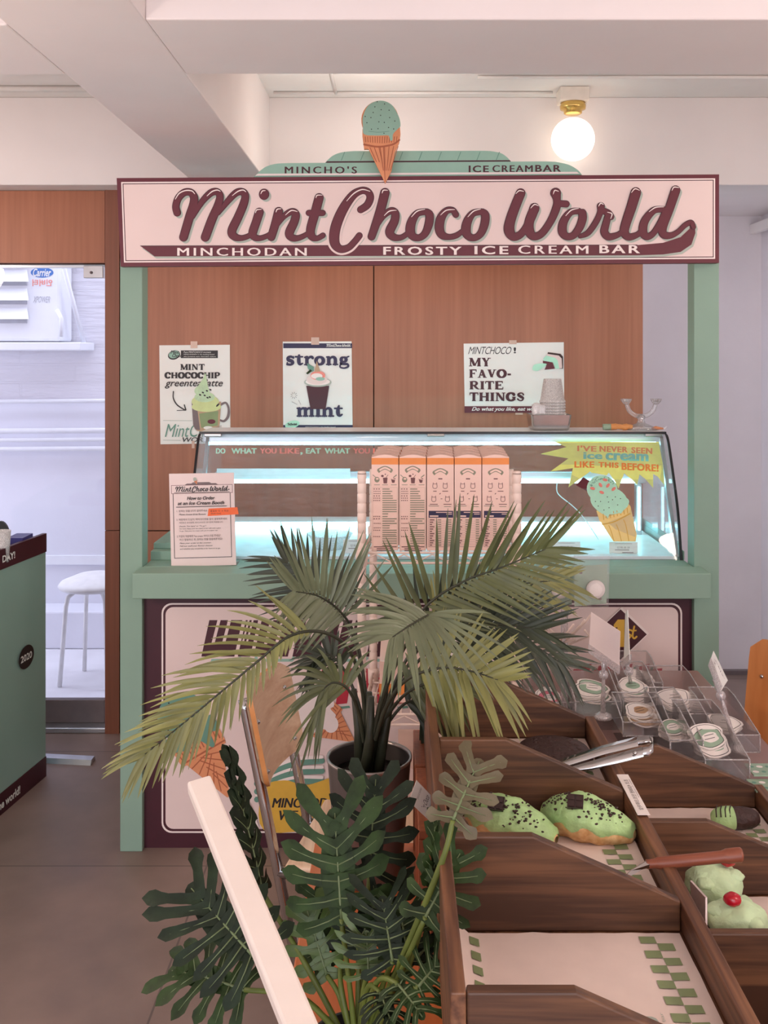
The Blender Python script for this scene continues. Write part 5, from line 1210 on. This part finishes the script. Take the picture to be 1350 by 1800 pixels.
# white name card left of the tray
nc=[W(732,1372,1.62),W(769,1411,1.62),W(759,1447,1.60),W(719,1409,1.60)]
t=thing('name_card',W(745,1450,1.6),'white tilted name card with handwriting clipped to the left tray side','card')
q=MB(); q.prism(nc,(0,0.0015,0.0005),M['paper']); o_=nc[0]; ux=(nc[1]-nc[0])/100; uy=(nc[3]-nc[0])/100
p=Pr(q,lambda u,v,w:o_+ux*u+uy*v+Vector((0,-w,w*.3)),0.0004,0.00002)
def vt2(body,u0,v0,u1,v1,m,b_=0.0,sh=0.0):
    vs,fs=text_geo(body,b_,sh,1.0); p._a([(u0+(u1-u0)*(1-y)*1.0,v1+(v0-v1)*x) for x,y in vs],fs,m)
vt2('민트초코크로와상',22,8,30,60,M['ink_grey']); vt2('Mint Choco',48,10,66,85,M['ink'],0.0,0.4); vt2('croissant',76,20,84,80,M['ink'],0,0.3)
q.build('card',t); q=MB(); q.tube([W(759,1447,1.605),(0.0515,1.60,0.87)],0.002,M['steel'],8); q.build('clip_wire',t)

# ------------------------------------------------------------------ chairs
def chair(name,BN,BF,lean,z0,z1,seatdir,lab,seat_z=0.45,ply=None):
    ply=ply or M['chair_wood']
    """BN,BF: near and far foot points (x,y) of the backrest at height z0; lean: offset of the top (vector)"""
    t=thing(name,((BN[0]+BF[0])/2+seatdir[0]*0.18,(BN[1]+BF[1])/2+seatdir[1]*0.18,0),lab,'chair')
    n_=Vector((BN[0],BN[1],z0)); f_=Vector((BF[0],BF[1],z0)); up=Vector((lean[0],lean[1],z1-z0)); al=f_-n_; sd=Vector((seatdir[0],seatdir[1],0)).normalized()
    nrm=al.cross(up).normalized(); nrm = nrm if nrm.dot(sd)>0 else -nrm
    outl=rr_pts(0,0,1,1,0.16,6)
    def P_(u,v,o): return n_+al*u+up*v+nrm*(o-0.03*(4*u*(1-u)))
    # curved ply sheet with rounded corners
    nu,nv=16,10; q=MB(); front=[];back=[]
    rows=[]
    for j in range(nv+1):
        v=j/nv; r=0.14; ins=0.0
        if v<r: ins=r-math.sqrt(max(0,r*r-(r-v)**2))
        if v>1-r: ins=r-math.sqrt(max(0,r*r-(v-1+r)**2))
        ins*=0.8
        rows.append([(ins+(1-2*ins)*i/nu,v) for i in range(nu+1)])
    q.sheet([[P_(u,v,0.012) for u,v in r] for r in rows],ply); q.sheet([[P_(u,v,0.0) for u,v in r] for r in rows],ply)
    per=[rows[0][i] for i in range(nu+1)]+[rows[j][nu] for j in range(1,nv+1)]+[rows[nv][i] for i in range(nu-1,-1,-1)]+[rows[j][0] for j in range(nv-1,0,-1)]
    k=len(per); q.add([P_(u,v,0.012) for u,v in per]+[P_(u,v,0.0) for u,v in per],[(i,(i+1)%k,k+(i+1)%k,k+i) for i in range(k)],M['chair_edge'],True)
    bk=q.build('backrest',t)
    for u,v in ((0.14,0.14),(0.88,0.14),(0.14,0.66),(0.88,0.72)): MB().sphere(P_(u,v,0.0125),0.006,M['chrome'],12,8,(1,1,1)).build('rivet',bk)
    # chrome side tubes: from the back down, then along under the seat and to the front foot
    for u in (0.06,0.94):
        tp=n_+al*u+up*0.85-nrm*0.016; dn=up.normalized()
        kx=tp-dn*((tp.z-0.02)/dn.z)
        MB().tube([tp+dn*0.02,tp,tp-dn*0.2,kx],0.0125,M['chrome'],14).build('frame_tube',t)
        sz=Vector((tp.x,tp.y,seat_z-0.03))
        sp=tp-dn*((tp.z-(seat_z-0.03))/dn.z)
        MB().tube([sp,sp+sd*0.30,sp+sd*0.345-Vector((0,0,0.05)),sp+sd*0.36-Vector((0,0,seat_z-0.035))],0.0125,M['chrome'],12).build('front_leg',t)
    base=n_-up*((z0-seat_z)/up.z); a=base+sd*0.02-al*0.12; 
    q=MB(); q.prism([a,a+al*1.24,a+al*1.24+sd*0.36,a+sd*0.36],(0,0,0.014),ply); q.build('seat',t,bevel=0.006)
chair('dining_chair',(-0.30,2.25),(-0.247,2.52),(-0.045,0.004),0.61,0.828,(0.98,-0.19),'light wooden chair with chrome tubes standing before the booth panel beside the palm pot',0.45)
chair('dining_chair',(0.985,2.82),(1.10,2.55),(0.03,0.01),0.50,0.80,(-0.92,-0.38),'orange wooden chair cut off by the right picture edge behind the sticker bins',0.40,M['chair_orange'])

# ------------------------------------------------------------------ white slat in the foreground
sl=thing('white_slat_stand',(-0.06,0.85,0),'white wooden slat of a stand rising through the philodendron leaves in the foreground','stand')
a=W(350,1378,1.20); b_=W(545,1850,0.87)
d=(b_-a).normalized(); sx_=Vector((1,0,0)); sx_=(sx_-d*sx_.dot(d)).normalized(); sz_=d.cross(sx_).normalized()
q=MB(); q.hexa([a-sx_*.0145-sz_*.009,a+sx_*.0145-sz_*.009,a+sx_*.0145+sz_*.009,a-sx_*.0145+sz_*.009,b_-sx_*.0145-sz_*.009,b_+sx_*.0145-sz_*.009,b_+sx_*.0145+sz_*.009,b_-sx_*.0145+sz_*.009],M['slat_white']); q.build('slat',sl,bevel=0.003)
q=MB(); q.box(b_.x-0.02,b_.x+0.02,b_.y-0.05,b_.y-0.01,0.02,b_.z+0.01,M['slat_white']); q.build('upright',sl,bevel=0.003)
q=MB(); q.box(b_.x-0.2,b_.x+0.2,b_.y-0.26,b_.y+0.04,0,0.02,M['slat_white']); q.build('foot',sl,bevel=0.003)

# ------------------------------------------------------------------ palm
YP_=2.0
pcx=(649-CX)*YP_/F
pl_=thing('potted_palm',(pcx,YP_,TZ),'tall green palm in a grey metal pot standing on the orange table','potted plant')
zrim=H-(1330-CY)*YP_/F
pq=MB(); pq.lathe([(0.062,TZ+0.001),(0.066,TZ+0.006),(0.084,zrim-0.004),(0.084,zrim)],(pcx,YP_,0),M['pot'],40,True,None,False); pq.lathe([(0.080,zrim-0.05),(0.0825,zrim)],(pcx,YP_,0),M['pot'],40,True,None,None); pot=pq.build('pot',pl_)
MB().lathe([(0.0825,zrim-0.004),(0.0865,zrim-0.003),(0.0865,zrim+0.002),(0.0815,zrim+0.002),(0.0815,zrim-0.004)],(pcx,YP_,0),M['pot_rim'],40,True,None,None).build('pot_rim',pot)
MB().lathe([(0.0,zrim-0.034),(0.0805,zrim-0.036)],(pcx,YP_,0),M['soil'],30).build('soil',pl_)
def blade(q,base,dr,nrm,L,w,droop,m,fold=0.3,n=7):
    dr=dr.normalized(); s_=dr.cross(nrm).normalized(); nn=s_.cross(dr).normalized(); g=[]
    for i in range(n+1):
        f_=i/n; c=base+dr*(L*f_)+Vector((0,0,-1))*(droop*L*f_*f_)
        ww=0.82*w*(min(1,f_*5+0.25))*(1-f_**2.2)**0.8+0.0003
        g.append([c-s_*ww+nn*ww*fold, c, c+s_*ww+nn*ww*fold])
    q.sheet(g,m)
def frond(pts,nrm,L,w,m,n=22,ang=(70,22),start=0.28,droop=0.12,sides=(1,1),seed=0,stem=0.0045,droops=None,near=0):
    rn=random.Random(seed)
    C=catmull([tuple(W(a,b_,y)) for a,b_,y in pts],10); C=[Vector(c) for c in C]; k=len(C)-1
    fr=thing_part('frond',pl_)
    q=MB(); q.tube(C,[stem*(1-0.75*i/k) for i in range(k+1)],M['palm_stem'],8)
    N0=Vector(nrm).normalized()
    for i in range(n+1):
        f_=start+(1-start)*i/n; x=f_*k; j=min(k-1,int(x)); c=C[j]+(C[j+1]-C[j])*(x-j); T=(C[min(k,j+1)]-C[max(0,j-1)]).normalized()
        S=T.cross(N0).normalized(); g=i/n
        a=math.radians(ang[0]+(ang[1]-ang[0])*g**1.2); Lf=L*(0.62+0.38*math.sin(PI*min(1,0.25+0.75*g*0.85)))*(1-0.25*g**3)
        for s_,on in ((1,sides[0]),(-1,sides[1])):
            if not on: continue
            if (S*s_).z<0 and near: on=on*min(1.0,near+1.25*g)
            aa=a*rn.uniform(0.9,1.1); dr=T*math.cos(aa)+S*s_*math.sin(aa)+N0*rn.uniform(-0.05,0.22)
            blade(q,c,dr,N0+T*rn.uniform(-.3,.3)+S*rn.uniform(-.3,.3),Lf*on*rn.uniform(0.88,1.08),w*rn.uniform(0.85,1.1),(droops[0] if (droops and s_>0) else droops[1] if droops else droop)*rn.uniform(0.7,1.3),m)
    o=q.build('frond',pl_,fix=False); return o
def thing_part(*a): return None
V=Vector
P_,PLt,PDk,PGr=M['palm'],M['palm_light'],M['palm_dark'],M['palm_grey']
# arching left frond
frond([(640,1300,2.0),(638,1220,2.0),(615,1145,1.96),(570,1112,1.92),(510,1118,1.88),(450,1165,1.85),(390,1215,1.83),(330,1265,1.82),(250,1330,1.82)],(0.25,-0.9,0.45),0.150,0.0058,PLt,32,(58,20),0.44,0.20,(1,0.85),1,near=0.08)
# upper left drooping frond, leaflets like a curtain
frond([(645,1300,2.03),(640,1200,2.05),(625,1120,2.06),(598,1075,2.04),(560,1048,2.0),(520,1040,1.96)],(0.3,-0.9,0.2),0.175,0.006,PGr,18,(80,28),0.55,0.3,(0.9,0.62),2,droops=(-0.05,0.25))
frond([(646,1300,2.06),(642,1210,2.12),(620,1120,2.2),(580,1060,2.25),(530,1010,2.28),(500,985,2.3)],(0.1,-0.95,0.3),0.15,0.0055,PDk,16,(60,25),0.5,0.1,(1,1),3)
# big right frond rising to the upper right
frond([(655,1300,2.0),(672,1220,2.0),(700,1140,1.99),(750,1065,1.97),(815,1022,1.95),(880,998,1.93),(960,965,1.9)],(0.15,-0.97,0.2),0.185,0.0062,P_,24,(64,22),0.40,0.02,(0.85,1.0),4,droops=(0.05,-0.02))
# frond towards the viewer, centre
frond([(655,1300,1.98),(675,1220,1.95),(710,1140,1.88),(745,1090,1.80),(750,1083,1.76),(720,1100,1.70),(690,1120,1.66)],(0.2,-0.75,0.7),0.15,0.0058,PGr,22,(80,25),0.55,0.25,(1,1),5)
# right middle, dark
frond([(660,1300,2.02),(690,1210,2.03),(730,1140,2.03),(800,1103,2.02),(870,1098,2.0),(940,1105,1.98)],(0.05,-0.95,0.3),0.165,0.006,PDk,22,(62,20),0.42,0.05,(1,1),6,droops=(0.1,0.02))
frond([(662,1300,2.05),(700,1210,2.1),(760,1140,2.14),(840,1110,2.16),(920,1125,2.16),(985,1165,2.16)],(0.0,-0.9,0.45),0.15,0.0058,PDk,20,(60,24),0.45,0.15,(1,1),7)
# right low frond, pale hanging leaflets
frond([(660,1300,1.97),(680,1240,1.94),(715,1195,1.9),(770,1175,1.86),(820,1178,1.82),(875,1195,1.8)],(0.1,-0.9,0.5),0.135,0.0062,PLt,18,(78,25),0.5,0.35,(1,0.9),8,droops=(0.35,0.0))
frond([(655,1300,2.0),(690,1245,1.98),(720,1215,1.95),(760,1200,1.93),(790,1210,1.92)],(0,-0.9,0.4),0.12,0.006,P_,14,(75,25),0.5,0.4,(1,1),9)
# upper right back frond, pale leaflets
frond([(660,1300,2.08),(700,1200,2.15),(760,1110,2.2),(830,1060,2.22),(900,1030,2.22),(980,1020,2.22)],(0.1,-0.95,0.2),0.16,0.006,PLt,22,(58,22),0.42,0.1,(1,0.8),10)
# short low fronds near the pot
frond([(640,1305,2.0),(630,1250,1.98),(610,1210,1.96),(585,1200,1.95),(565,1215,1.94)],(0.1,-0.9,0.2),0.13,0.0055,P_,14,(70,25),0.5,0.45,(1,1),11)
frond([(660,1305,2.02),(690,1260,2.03),(715,1235,2.04),(740,1235,2.05),(755,1255,2.06)],(-0.1,-0.9,0.2),0.12,0.007,PDk,12,(60,22),0.5,0.5,(1,1),12)
frond([(645,1305,2.0),(628,1230,2.02),(600,1170,2.04),(572,1150,2.05),(548,1165,2.06)],(0.1,-0.9,0.2),0.12,0.0055,PDk,14,(70,25),0.5,0.3,(0.7,0.7),13)
q=MB()
for i,(dx,dy) in enumerate(((0,0),(-0.02,0.01),(0.018,-0.006),(0.008,0.02),(-0.01,-0.016))):
    q.tube([(pcx+dx,YP_+dy,zrim-0.03),(pcx+dx*1.3+0.004*i,YP_+dy*1.3,zrim+0.05),(pcx+dx*1.9+0.006*i,YP_+dy*1.7,zrim+0.13)],[0.011,0.009,0.006],M['palm_stem'],10)
q.build('stem_base',pl_)

# ------------------------------------------------------------------ philodendron with lobed leaves
phx,phy=(628-CX)*1.36/F,1.36
ph=thing('potted_philodendron',(phx,phy,TZ),'dark green philodendron with big lobed leaves on the orange table in the foreground','potted plant')
MB().lathe([(0.055,TZ+0.001),(0.058,TZ+0.004),(0.07,TZ+0.10),(0.072,TZ+0.106),(0.066,TZ+0.106),(0.06,TZ+0.08),(0,TZ+0.08)],(phx,phy,0),M['black_plastic'],32).build('pot',ph)
def leaf(base,tip,nrm,width,m,lobes=6,seed=0,curl=0.10,back=True,st=None,rip=0.0):
    """lobed leaf from its stalk end to its tip; base, tip as (px,py,depth)"""
    rn=random.Random(seed); b0=W(*base); t0=W(*tip); A_=t0-b0; L=A_.length; u=A_/L; n_=Vector(nrm); n_=(n_-u*n_.dot(u)).normalized(); s_=u.cross(n_)
    q=MB(); 
    mid=lambda f: b0+A_*f+n_*(-curl*L*(f-0.35)**2)
    if st:
        C=catmull([tuple(v) for v in st]+[tuple(b0)],6); 
        q.tube(C,[0.0042]*(len(C)-6)+[0.0036]*6,M['phil_stem'],8)
    # central web along the midrib
    N=12; g=[]
    for i in range(N+1):
        f=i/N; ww=width*0.30*(math.sin(PI*(0.12+0.83*f))**0.8); c=mid(f); g.append([c-s_*ww+n_*ww*0.18,c-s_*ww*0.4,c,c+s_*ww*0.4,c+s_*ww+n_*ww*0.18])
    q.sheet(g,m)
    q.tube([mid(i/8)+n_*0.0012 for i in range(9)],[0.0022*(1-0.08*i) for i in range(9)],M['vein'],6)
    lo=-0.5 if back else 0.0
    K=lobes
    for sd in (1,-1):
        for i in range(K):
            f=(i+0.25)/K; 
            ang=math.radians((118-88*f) if back else (80-52*f))+rn.uniform(-.08,.08)
            Lw=width*(0.62+0.42*math.sin(PI*(0.20+0.62*f)))*rn.uniform(0.88,1.1)
            hw=L*0.56/K*rn.uniform(0.85,1.05)
            st_=mid(max(0.02,f*0.93)); d=(u*math.cos(ang)+s_*sd*math.sin(ang)); e=(-u*math.sin(ang)+s_*sd*math.cos(ang))
            rows=[]; nn_=9; bend=rn.uniform(0.10,0.22)
            for j in range(nn_+1):
                t=j/nn_; c=st_+d*(Lw*t)+u*(bend*Lw*t*t)+n_*(0.05*Lw*math.sin(PI*t)-curl*Lw*1.4*t*t)+n_*0.0004*i
                wv=hw*(1.05-0.42*math.sin(PI*min(1,t*1.25))*(1 if t<0.8 else 0.85))
                if t>0.72: wv*=math.sqrt(max(0.0,1-((t-0.72)/0.28)**2))
                wv=max(wv,0.0004); w2=1+0.12*math.sin(t*14+seed+i)
                rows.append([c-e*wv*w2+n_*wv*0.22,c,c+e*wv*w2+n_*wv*0.22])
            q.sheet(rows,m)
            q.tube([st_+d*(Lw*t*0.8)+u*(bend*Lw*t*t*0.64)+n_*(0.05*Lw*math.sin(PI*t*0.8)-curl*Lw*1.4*t*t*0.64+0.0014) for t in (0,0.35,0.7,1)],[0.0011,0.0009,0.0006,0.0003],M['vein'],5)
    # end lobe
    rows=[]
    for j in range(8):
        t=j/7; c=mid(0.9+0.16*t); wv=L*0.085*math.sqrt(max(0,1-t**2.4))*1.15+0.0003; rows.append([c-s_*wv+n_*wv*.2,c,c+s_*wv+n_*wv*.2])
    q.sheet(rows,m)
    q.build('leaf',ph,fix=False)
root=V((phx,phy,TZ+0.08))
D,G_,Br,Lg=M['phil_deep'],M['phil'],M['phil_brown'],M['phil_light']
def stk(px,py,Y): return [root,root*0.5+W(px,py,Y)*0.5+V((0,0,0.01))]
leaf((600,1615,1.36),(588,1430,1.40),(0.0,-1,0.15),0.080,G_,6,1,0.12,True,stk(610,1700,1.36))
leaf((650,1530,1.48),(660,1370,1.52),(-0.1,-1,0.2),0.068,D,6,2,0.10,True,stk(640,1680,1.42))
leaf((446,1682,1.34),(335,1560,1.40),(0.1,-0.85,0.55),0.080,D,7,3,0.10,True,stk(520,1740,1.34))
leaf((796,1442,1.28),(842,1335,1.33),(-0.3,-0.9,0.3),0.046,Br,5,4,0.2,True,[root,W(700,1700,1.3),W(775,1520,1.27)])
leaf((748,1612,1.27),(808,1500,1.30),(-0.25,-0.9,0.35),0.050,G_,5,5,0.12,True,[root,W(690,1740,1.3)])
leaf((462,1570,1.46),(400,1320,1.52),(0.97,-0.25,0.1),0.042,D,7,6,0.06,False,[root,W(540,1700,1.4)])
leaf((430,1740,1.38),(300,1700,1.42),(0.0,-0.5,0.85),0.060,G_,6,7,0.2,True,[root,W(540,1760,1.36)])
leaf((648,1712,1.32),(644,1640,1.33),(0.1,-1,0.1),0.046,Lg,5,8,0.1,True,[root,W(640,1740,1.33)])
leaf((715,1660,1.33),(700,1585,1.36),(0,-0.95,0.3),0.050,G_,5,9,0.12,True,[root,W(690,1720,1.33)])
leaf((600,1680,1.42),(560,1560,1.47),(0,-0.95,0.3),0.055,G_,5,10,0.15,True,[root,W(600,1740,1.38)])
leaf((700,1730,1.26),(742,1785,1.22),(0,-0.6,0.8),0.036,G_,5,11,0.2,True,[root,W(660,1730,1.3)])
leaf((668,1745,1.28),(690,1800,1.22),(0.1,-0.6,0.8),0.034,D,5,12,0.2,True,[root,W(645,1740,1.32)])
leaf((735,1680,1.34),(775,1640,1.36),(0,-0.9,0.4),0.034,D,4,13,0.2,True,[root,W(700,1730,1.33)])
leaf((760,1560,1.30),(765,1430,1.33),(0.9,-0.5,0.1),0.03,G_,5,14,0.1,False,[root,W(710,1720,1.3)])
leaf((690,1690,1.30),(672,1580,1.34),(0.1,-0.95,0.2),0.060,D,6,21,0.12,True,[root,W(670,1740,1.32)])
leaf((735,1735,1.25),(772,1690,1.27),(-0.1,-0.8,0.5),0.042,G_,5,22,0.15,True,[root,W(690,1760,1.29)])
leaf((575,1715,1.40),(540,1600,1.43),(0.1,-0.9,0.4),0.046,Lg,5,23,0.15,True,[root,W(600,1760,1.38)])
leaf((630,1665,1.39),(668,1560,1.42),(0.0,-0.95,0.25),0.060,D,6,24,0.12,True,[root,W(630,1730,1.38)])
# ------------------------------------------------------------------ sticker bins
RZ=0.655
MB().box(0.36,0.90,2.20,2.98,TZ,RZ,M['riser']).build('display_riser',label='long low pinkish board box carrying the sticker bins',cat='riser',bevel=0.004)
def shape(kind,r,rn):
    n=22; return [(r*(1+0.10*math.sin(3*2*PI*i/n+kind)+0.06*math.sin(5*2*PI*i/n+kind*2))*math.cos(2*PI*i/n),r*(0.8+0.08*math.cos(2*2*PI*i/n+kind))*math.sin(2*PI*i/n)) for i in range(n)]
nb=0
def bin_(px0,px1,pyb,Y,depth,h,lab,mats,n,size,words,tilt=0.35):
    global nb; nb+=1
    x0,x1=(px0-CX)*Y/F,(px1-CX)*Y/F; z=RZ+0.001
    zfront=H-(pyb-CY)*Y/F; z=max(z,zfront) if zfront>RZ+0.03 else z
    t=thing('acrylic_bin',((x0+x1)/2,Y+depth/2,z),lab,'bin')
    th=0.0022; hf=h*0.55
    MB().box(x0,x1,Y,Y+depth,z,z+th,M['acrylic']).build('bottom',t)
    MB().box(x0,x1,Y,Y+th,z+th,z+hf,M['acrylic']).build('front_wall',t); MB().box(x0,x1,Y+depth-th,Y+depth,z+th,z+h,M['acrylic']).build('back_wall',t)
    for x in (x0,x1-th):
        q=MB(); q.prism([(x,Y+th,z+th),(x,Y+depth-th,z+th),(x,Y+depth-th,z+h),(x,Y+depth*0.75,z+h),(x,Y+th,z+hf)],(th,0,0),M['acrylic']); q.build('side_wall',t)
    q=MB(); e=0.0016
    q.tube([(x0,Y,z+hf),(x1,Y,z+hf)],e,M['acrylic_edge'],6); q.tube([(x0,Y,z+hf),(x0,Y+depth*0.75,z+h),(x0,Y+depth,z+h),(x1,Y+depth,z+h),(x1,Y+depth*0.75,z+h),(x1,Y,z+hf)],e,M['acrylic_edge'],6)
    q.tube([(x0,Y,z),(x1,Y,z)],e*1.4,M['acrylic_edge'],6); q.tube([(x0,Y,z),(x0,Y,z+hf)],e,M['acrylic_edge'],6); q.tube([(x1,Y,z),(x1,Y,z+hf)],e,M['acrylic_edge'],6); q.build('polished_edges',t)
    if z>RZ+0.005:
        MB().box(x0+0.004,x1-0.004,Y+0.004,Y+depth-0.004,RZ,z-0.0005,M['acrylic']).build('clear_foot',t)
    # pile of die cut stickers
    rn=random.Random(nb); cx_,cy_=(x0+x1)/2,Y+depth*0.42
    for i in range(n):
        tx=tilt+rn.uniform(-.04,.04); Tm=Matrix.Translation((cx_+rn.uniform(-.004,.004),cy_+rn.uniform(-.006,.006)+0.004*i,z+0.012+size*math.sin(tilt)*0.85+i*0.0042))@Matrix.Rotation(tx,4,'X')@rotz(rn.uniform(-.25,.25))
        q=MB(); pts=shape(nb,size,rn); q.prism([Tm@Vector((a,b_,0)) for a,b_ in pts],Tm.to_3x3()@Vector((0,0,0.0022)),M['sticker_white'])
        k=Tm; p=Pr(q,lambda u,v,w:k@Vector((u,v,0.0022+w)),0.0003,0.00003); p.poly([(a*0.86,b_*0.86) for a,b_ in pts],mats[i%len(mats)]); p.poly([(a*0.5+size*0.1,b_*0.45) for a,b_ in pts],mats[(i+1)%len(mats)]); p.stroke([(a*0.86,b_*0.86) for a,b_ in pts[::2]],size*0.018,M['ink'],closed=True,n=2)
        p.line(-size*.3,-size*.1,size*.35,-size*.05,size*.02,M['ink']); p.line(-size*.2,size*.15,size*.4,size*.2,size*.02,M['ink'])
        q.build('die_cut_sticker',label='die cut sticker in the pile, %s'%words if i<n-1 else 'topmost die cut sticker of the pile, %s'%words,cat='sticker',group='stickers, '+words,fix=False)
SW,SG,ST_,SP=M['sticker_white'],M['sticker_green'],M['sticker_tan'],M['sticker_pink']
bin_(1012,1092,1262,2.50,0.20,0.075,'clear acrylic sticker bin below the pink price card',[SG,SW],5,0.042,'in the bin below the pink price card')
bin_(1095,1178,1294,2.36,0.13,0.06,'clear acrylic sticker bin with tan stickers above the tongs',[ST_,SW],4,0.036,'tan ones above the tongs')
bin_(1096,1158,1258,2.52,0.17,0.085,'clear acrylic sticker bin with one big round pile behind the tan stickers',[SG,SW],6,0.038,'round pile behind the tan stickers')
bin_(1178,1236,1338,2.22,0.24,0.085,'clear acrylic sticker bin with pale green stickers right of the tan ones',[SW,SG],4,0.032,'pale green ones right of the tan stickers')
bin_(1240,1318,1374,2.12,0.26,0.085,'clear acrylic sticker bin with the tallest green and white pile, nearest the tray corner',[SG,SW],6,0.040,'tallest pile nearest the tray corner',0.5)
bin_(1164,1256,1283,2.50,0.28,0.075,'long clear acrylic bin with white stickers before the green post',[SW],4,0.045,'white ones before the green post')
bin_(1262,1336,1332,2.36,0.24,0.075,'clear acrylic bin with pale stickers beside the orange chair',[SW],3,0.04,'pale ones beside the orange chair')
bin_(1105,1165,1235,2.74,0.18,0.075,'clear acrylic bin with white stickers farthest back under the thin card',[SW],3,0.036,'white ones farthest back under the thin card')
bin_(936,1010,1262,2.56,0.20,0.09,'clear acrylic bin with striped packs next to the palm tips',[SP,SW],4,0.034,'pink ones next to the palm tips')
# green sticker sheets at the right edge
for i,(px,py,Y,lab) in enumerate(((1345,1352,2.14,'pale green sticker pack lying at the right picture edge, upper one'),(1350,1380,2.08,'green patterned sticker pack lying at the right picture edge, lower one'))):
    c=W(px,py,Y); q=MB(); q.box(c.x-0.035,c.x+0.06,c.y-0.03,c.y+0.03,c.z-0.003,c.z,SG)
    p=Pr(q,plane((c.x-0.035,c.y-0.03,c.z),(0.001,0,0),(0,0.001,0),(0,0,1)))
    for k in range(5): p.ell(10+k*17,16+(k%2)*26,7,6,SW,12); p.ell(10+k*17,42-(k%2)*26,5,5,M['mint_dark'],12)
    q.build('sticker_pack',label=lab,cat='sticker pack')
# price cards in clear clips
def clipcard(name,c,foot,lab,m,words=None):
    t=thing(name,foot,lab,'price card'); c=[Vector(v) for v in c]
    n_=(c[1]-c[0]).cross(c[3]-c[0]).normalized()
    if n_.y>0: n_=-n_
    q=MB(); q.prism(c,-n_*0.0015,m); 
    if words:
        o_=c[0]; ux=(c[1]-c[0])/100; uy=(c[3]-c[0])/100; p=Pr(q,lambda u,v,w:o_+ux*u+uy*v+n_*w,0.0004,0.00002)
        for i,wd in enumerate(words): p.text(wd,15,20+20*i,85,32+20*i,M['ink_grey'],0.0)
    q.build('card',t)
    mid=(c[2]+c[3])/2; q=MB(); e=(c[2]-c[3]).normalized(); L=(c[2]-c[3]).length
    up=(c[0]-c[3]).normalized()
    q.prism([c[3]-up*0.006+n_*0.003,c[2]-up*0.006+n_*0.003,c[2]+up*0.014+n_*0.003,c[3]+up*0.014+n_*0.003],-n_*0.007,M['acrylic_edge']); q.build('clip',t)
    f0=Vector(foot); q=MB(); q.tube([mid-up*0.004,mid*0.65+f0*0.35+V((0,0,0.01)),f0+V((0,0,0.012))],[0.006,0.004,0.007],M['acrylic_edge'],10); q.sphere(mid*0.7+f0*0.3+V((0,0,0.008)),0.012,M['acrylic_edge'],12,8); q.lathe([(0.022,0.0),(0.02,0.008),(0.008,0.014),(0,0.015)],f0,M['acrylic_edge'],20); q.build('stem',t)
clipcard('clip_price_card',[W(1039,1076,2.42),W(1090,1110,2.36),W(1088,1180,2.36),W(1035,1142,2.42)],W(1060,1262,2.44),'blank pink price card in a clear clip before the diamond print',M['paper_pink'])
clipcard('clip_price_card',[W(1100,1078,2.62),W(1104,1072,2.50),W(1108,1160,2.50),W(1097,1170,2.62)],W(1112,1232,2.66),'thin white price card seen edge on right of the pink card',M['paper'])
clipcard('clip_price_card',[W(1254,1144,2.40),W(1279,1196,2.36),W(1266,1216,2.36),W(1247,1166,2.40)],W(1292,1318,2.34),'pale price card tilted in a clear clip left of the orange chair',M['paper'],['스티커','2,500','each'])
# badge display
bd=thing('badge_stand',W(996,1262,2.62),'clear stand with white pegs behind the palm tips','stand')
q=MB(); x=(992-CX)*2.62/F; q.box(x-0.008,x+0.008,2.612,2.628,RZ,H-(1066-CY)*2.62/F,M['acrylic_edge']); q.box(x-0.05,x+0.05,2.57,2.67,RZ+0.0005,RZ+0.008,M['acrylic']); q.build('post',bd)
for i,(u,v,k) in enumerate(((958,1122,-1),(965,1105,1),(975,1130,-1),(1000,1108,1),(1012,1125,-1),(1020,1100,1),(1030,1092,1),(1036,1118,-1))):
    MB().tube([W(985,1118+i*3,2.62),W(u,v,2.60),W(u+8*k,v-10,2.58)],0.003,M['rack_white'],8).build('peg',bd)
def bag(px0,py0,px1,py1,Y,bx,by,lab):
    t=thing('badge_pack',W((px0+px1)/2,py1,Y),lab,'badge','badge packs behind the palm tips'); f=facing(Y)
    q=MB(); q.prism([f(px0,py0,0),f(px1,py0-4,0),f(px1-2,py1-5,0),f(px0,py1,0)],(0,0.002,0),M['sticker_green']); p=Pr(q,f)
    for i in range(5): p.ell(px0+10+(i*37)%(px1-px0-18),py0+10+(i*23)%(py1-py0-20),4,2.6,M['ink_grey'],12,0.5)
    q.build('backing_card',t)
    c=W(bx,by,Y-0.006); q=MB(); q.lathe([(0.0,0.0055),(0.016,0.005),(0.0235,0.0025),(0.0245,0.0)],c,M['sticker_white'],28,True,Matrix.Rotation(PI/2,4,'X')); q.build('round_badge',t)
    q=MB(); q.prism([f(px0-3,py0-22,0.012),f(px1+2,py0-24,0.012),f(px1,py1-2,0.012),f(px0-3,py1+3,0.012)],(0,0.001,0),M['acrylic']); q.build('clear_bag',t)
bag(1010,996,1068,1066,2.55,1047,1036,'clear packed card with a white round badge, right one of the two')
bag(944,1002,1007,1068,2.60,985,1036,'clear packed card with a white round badge, left one of the two')
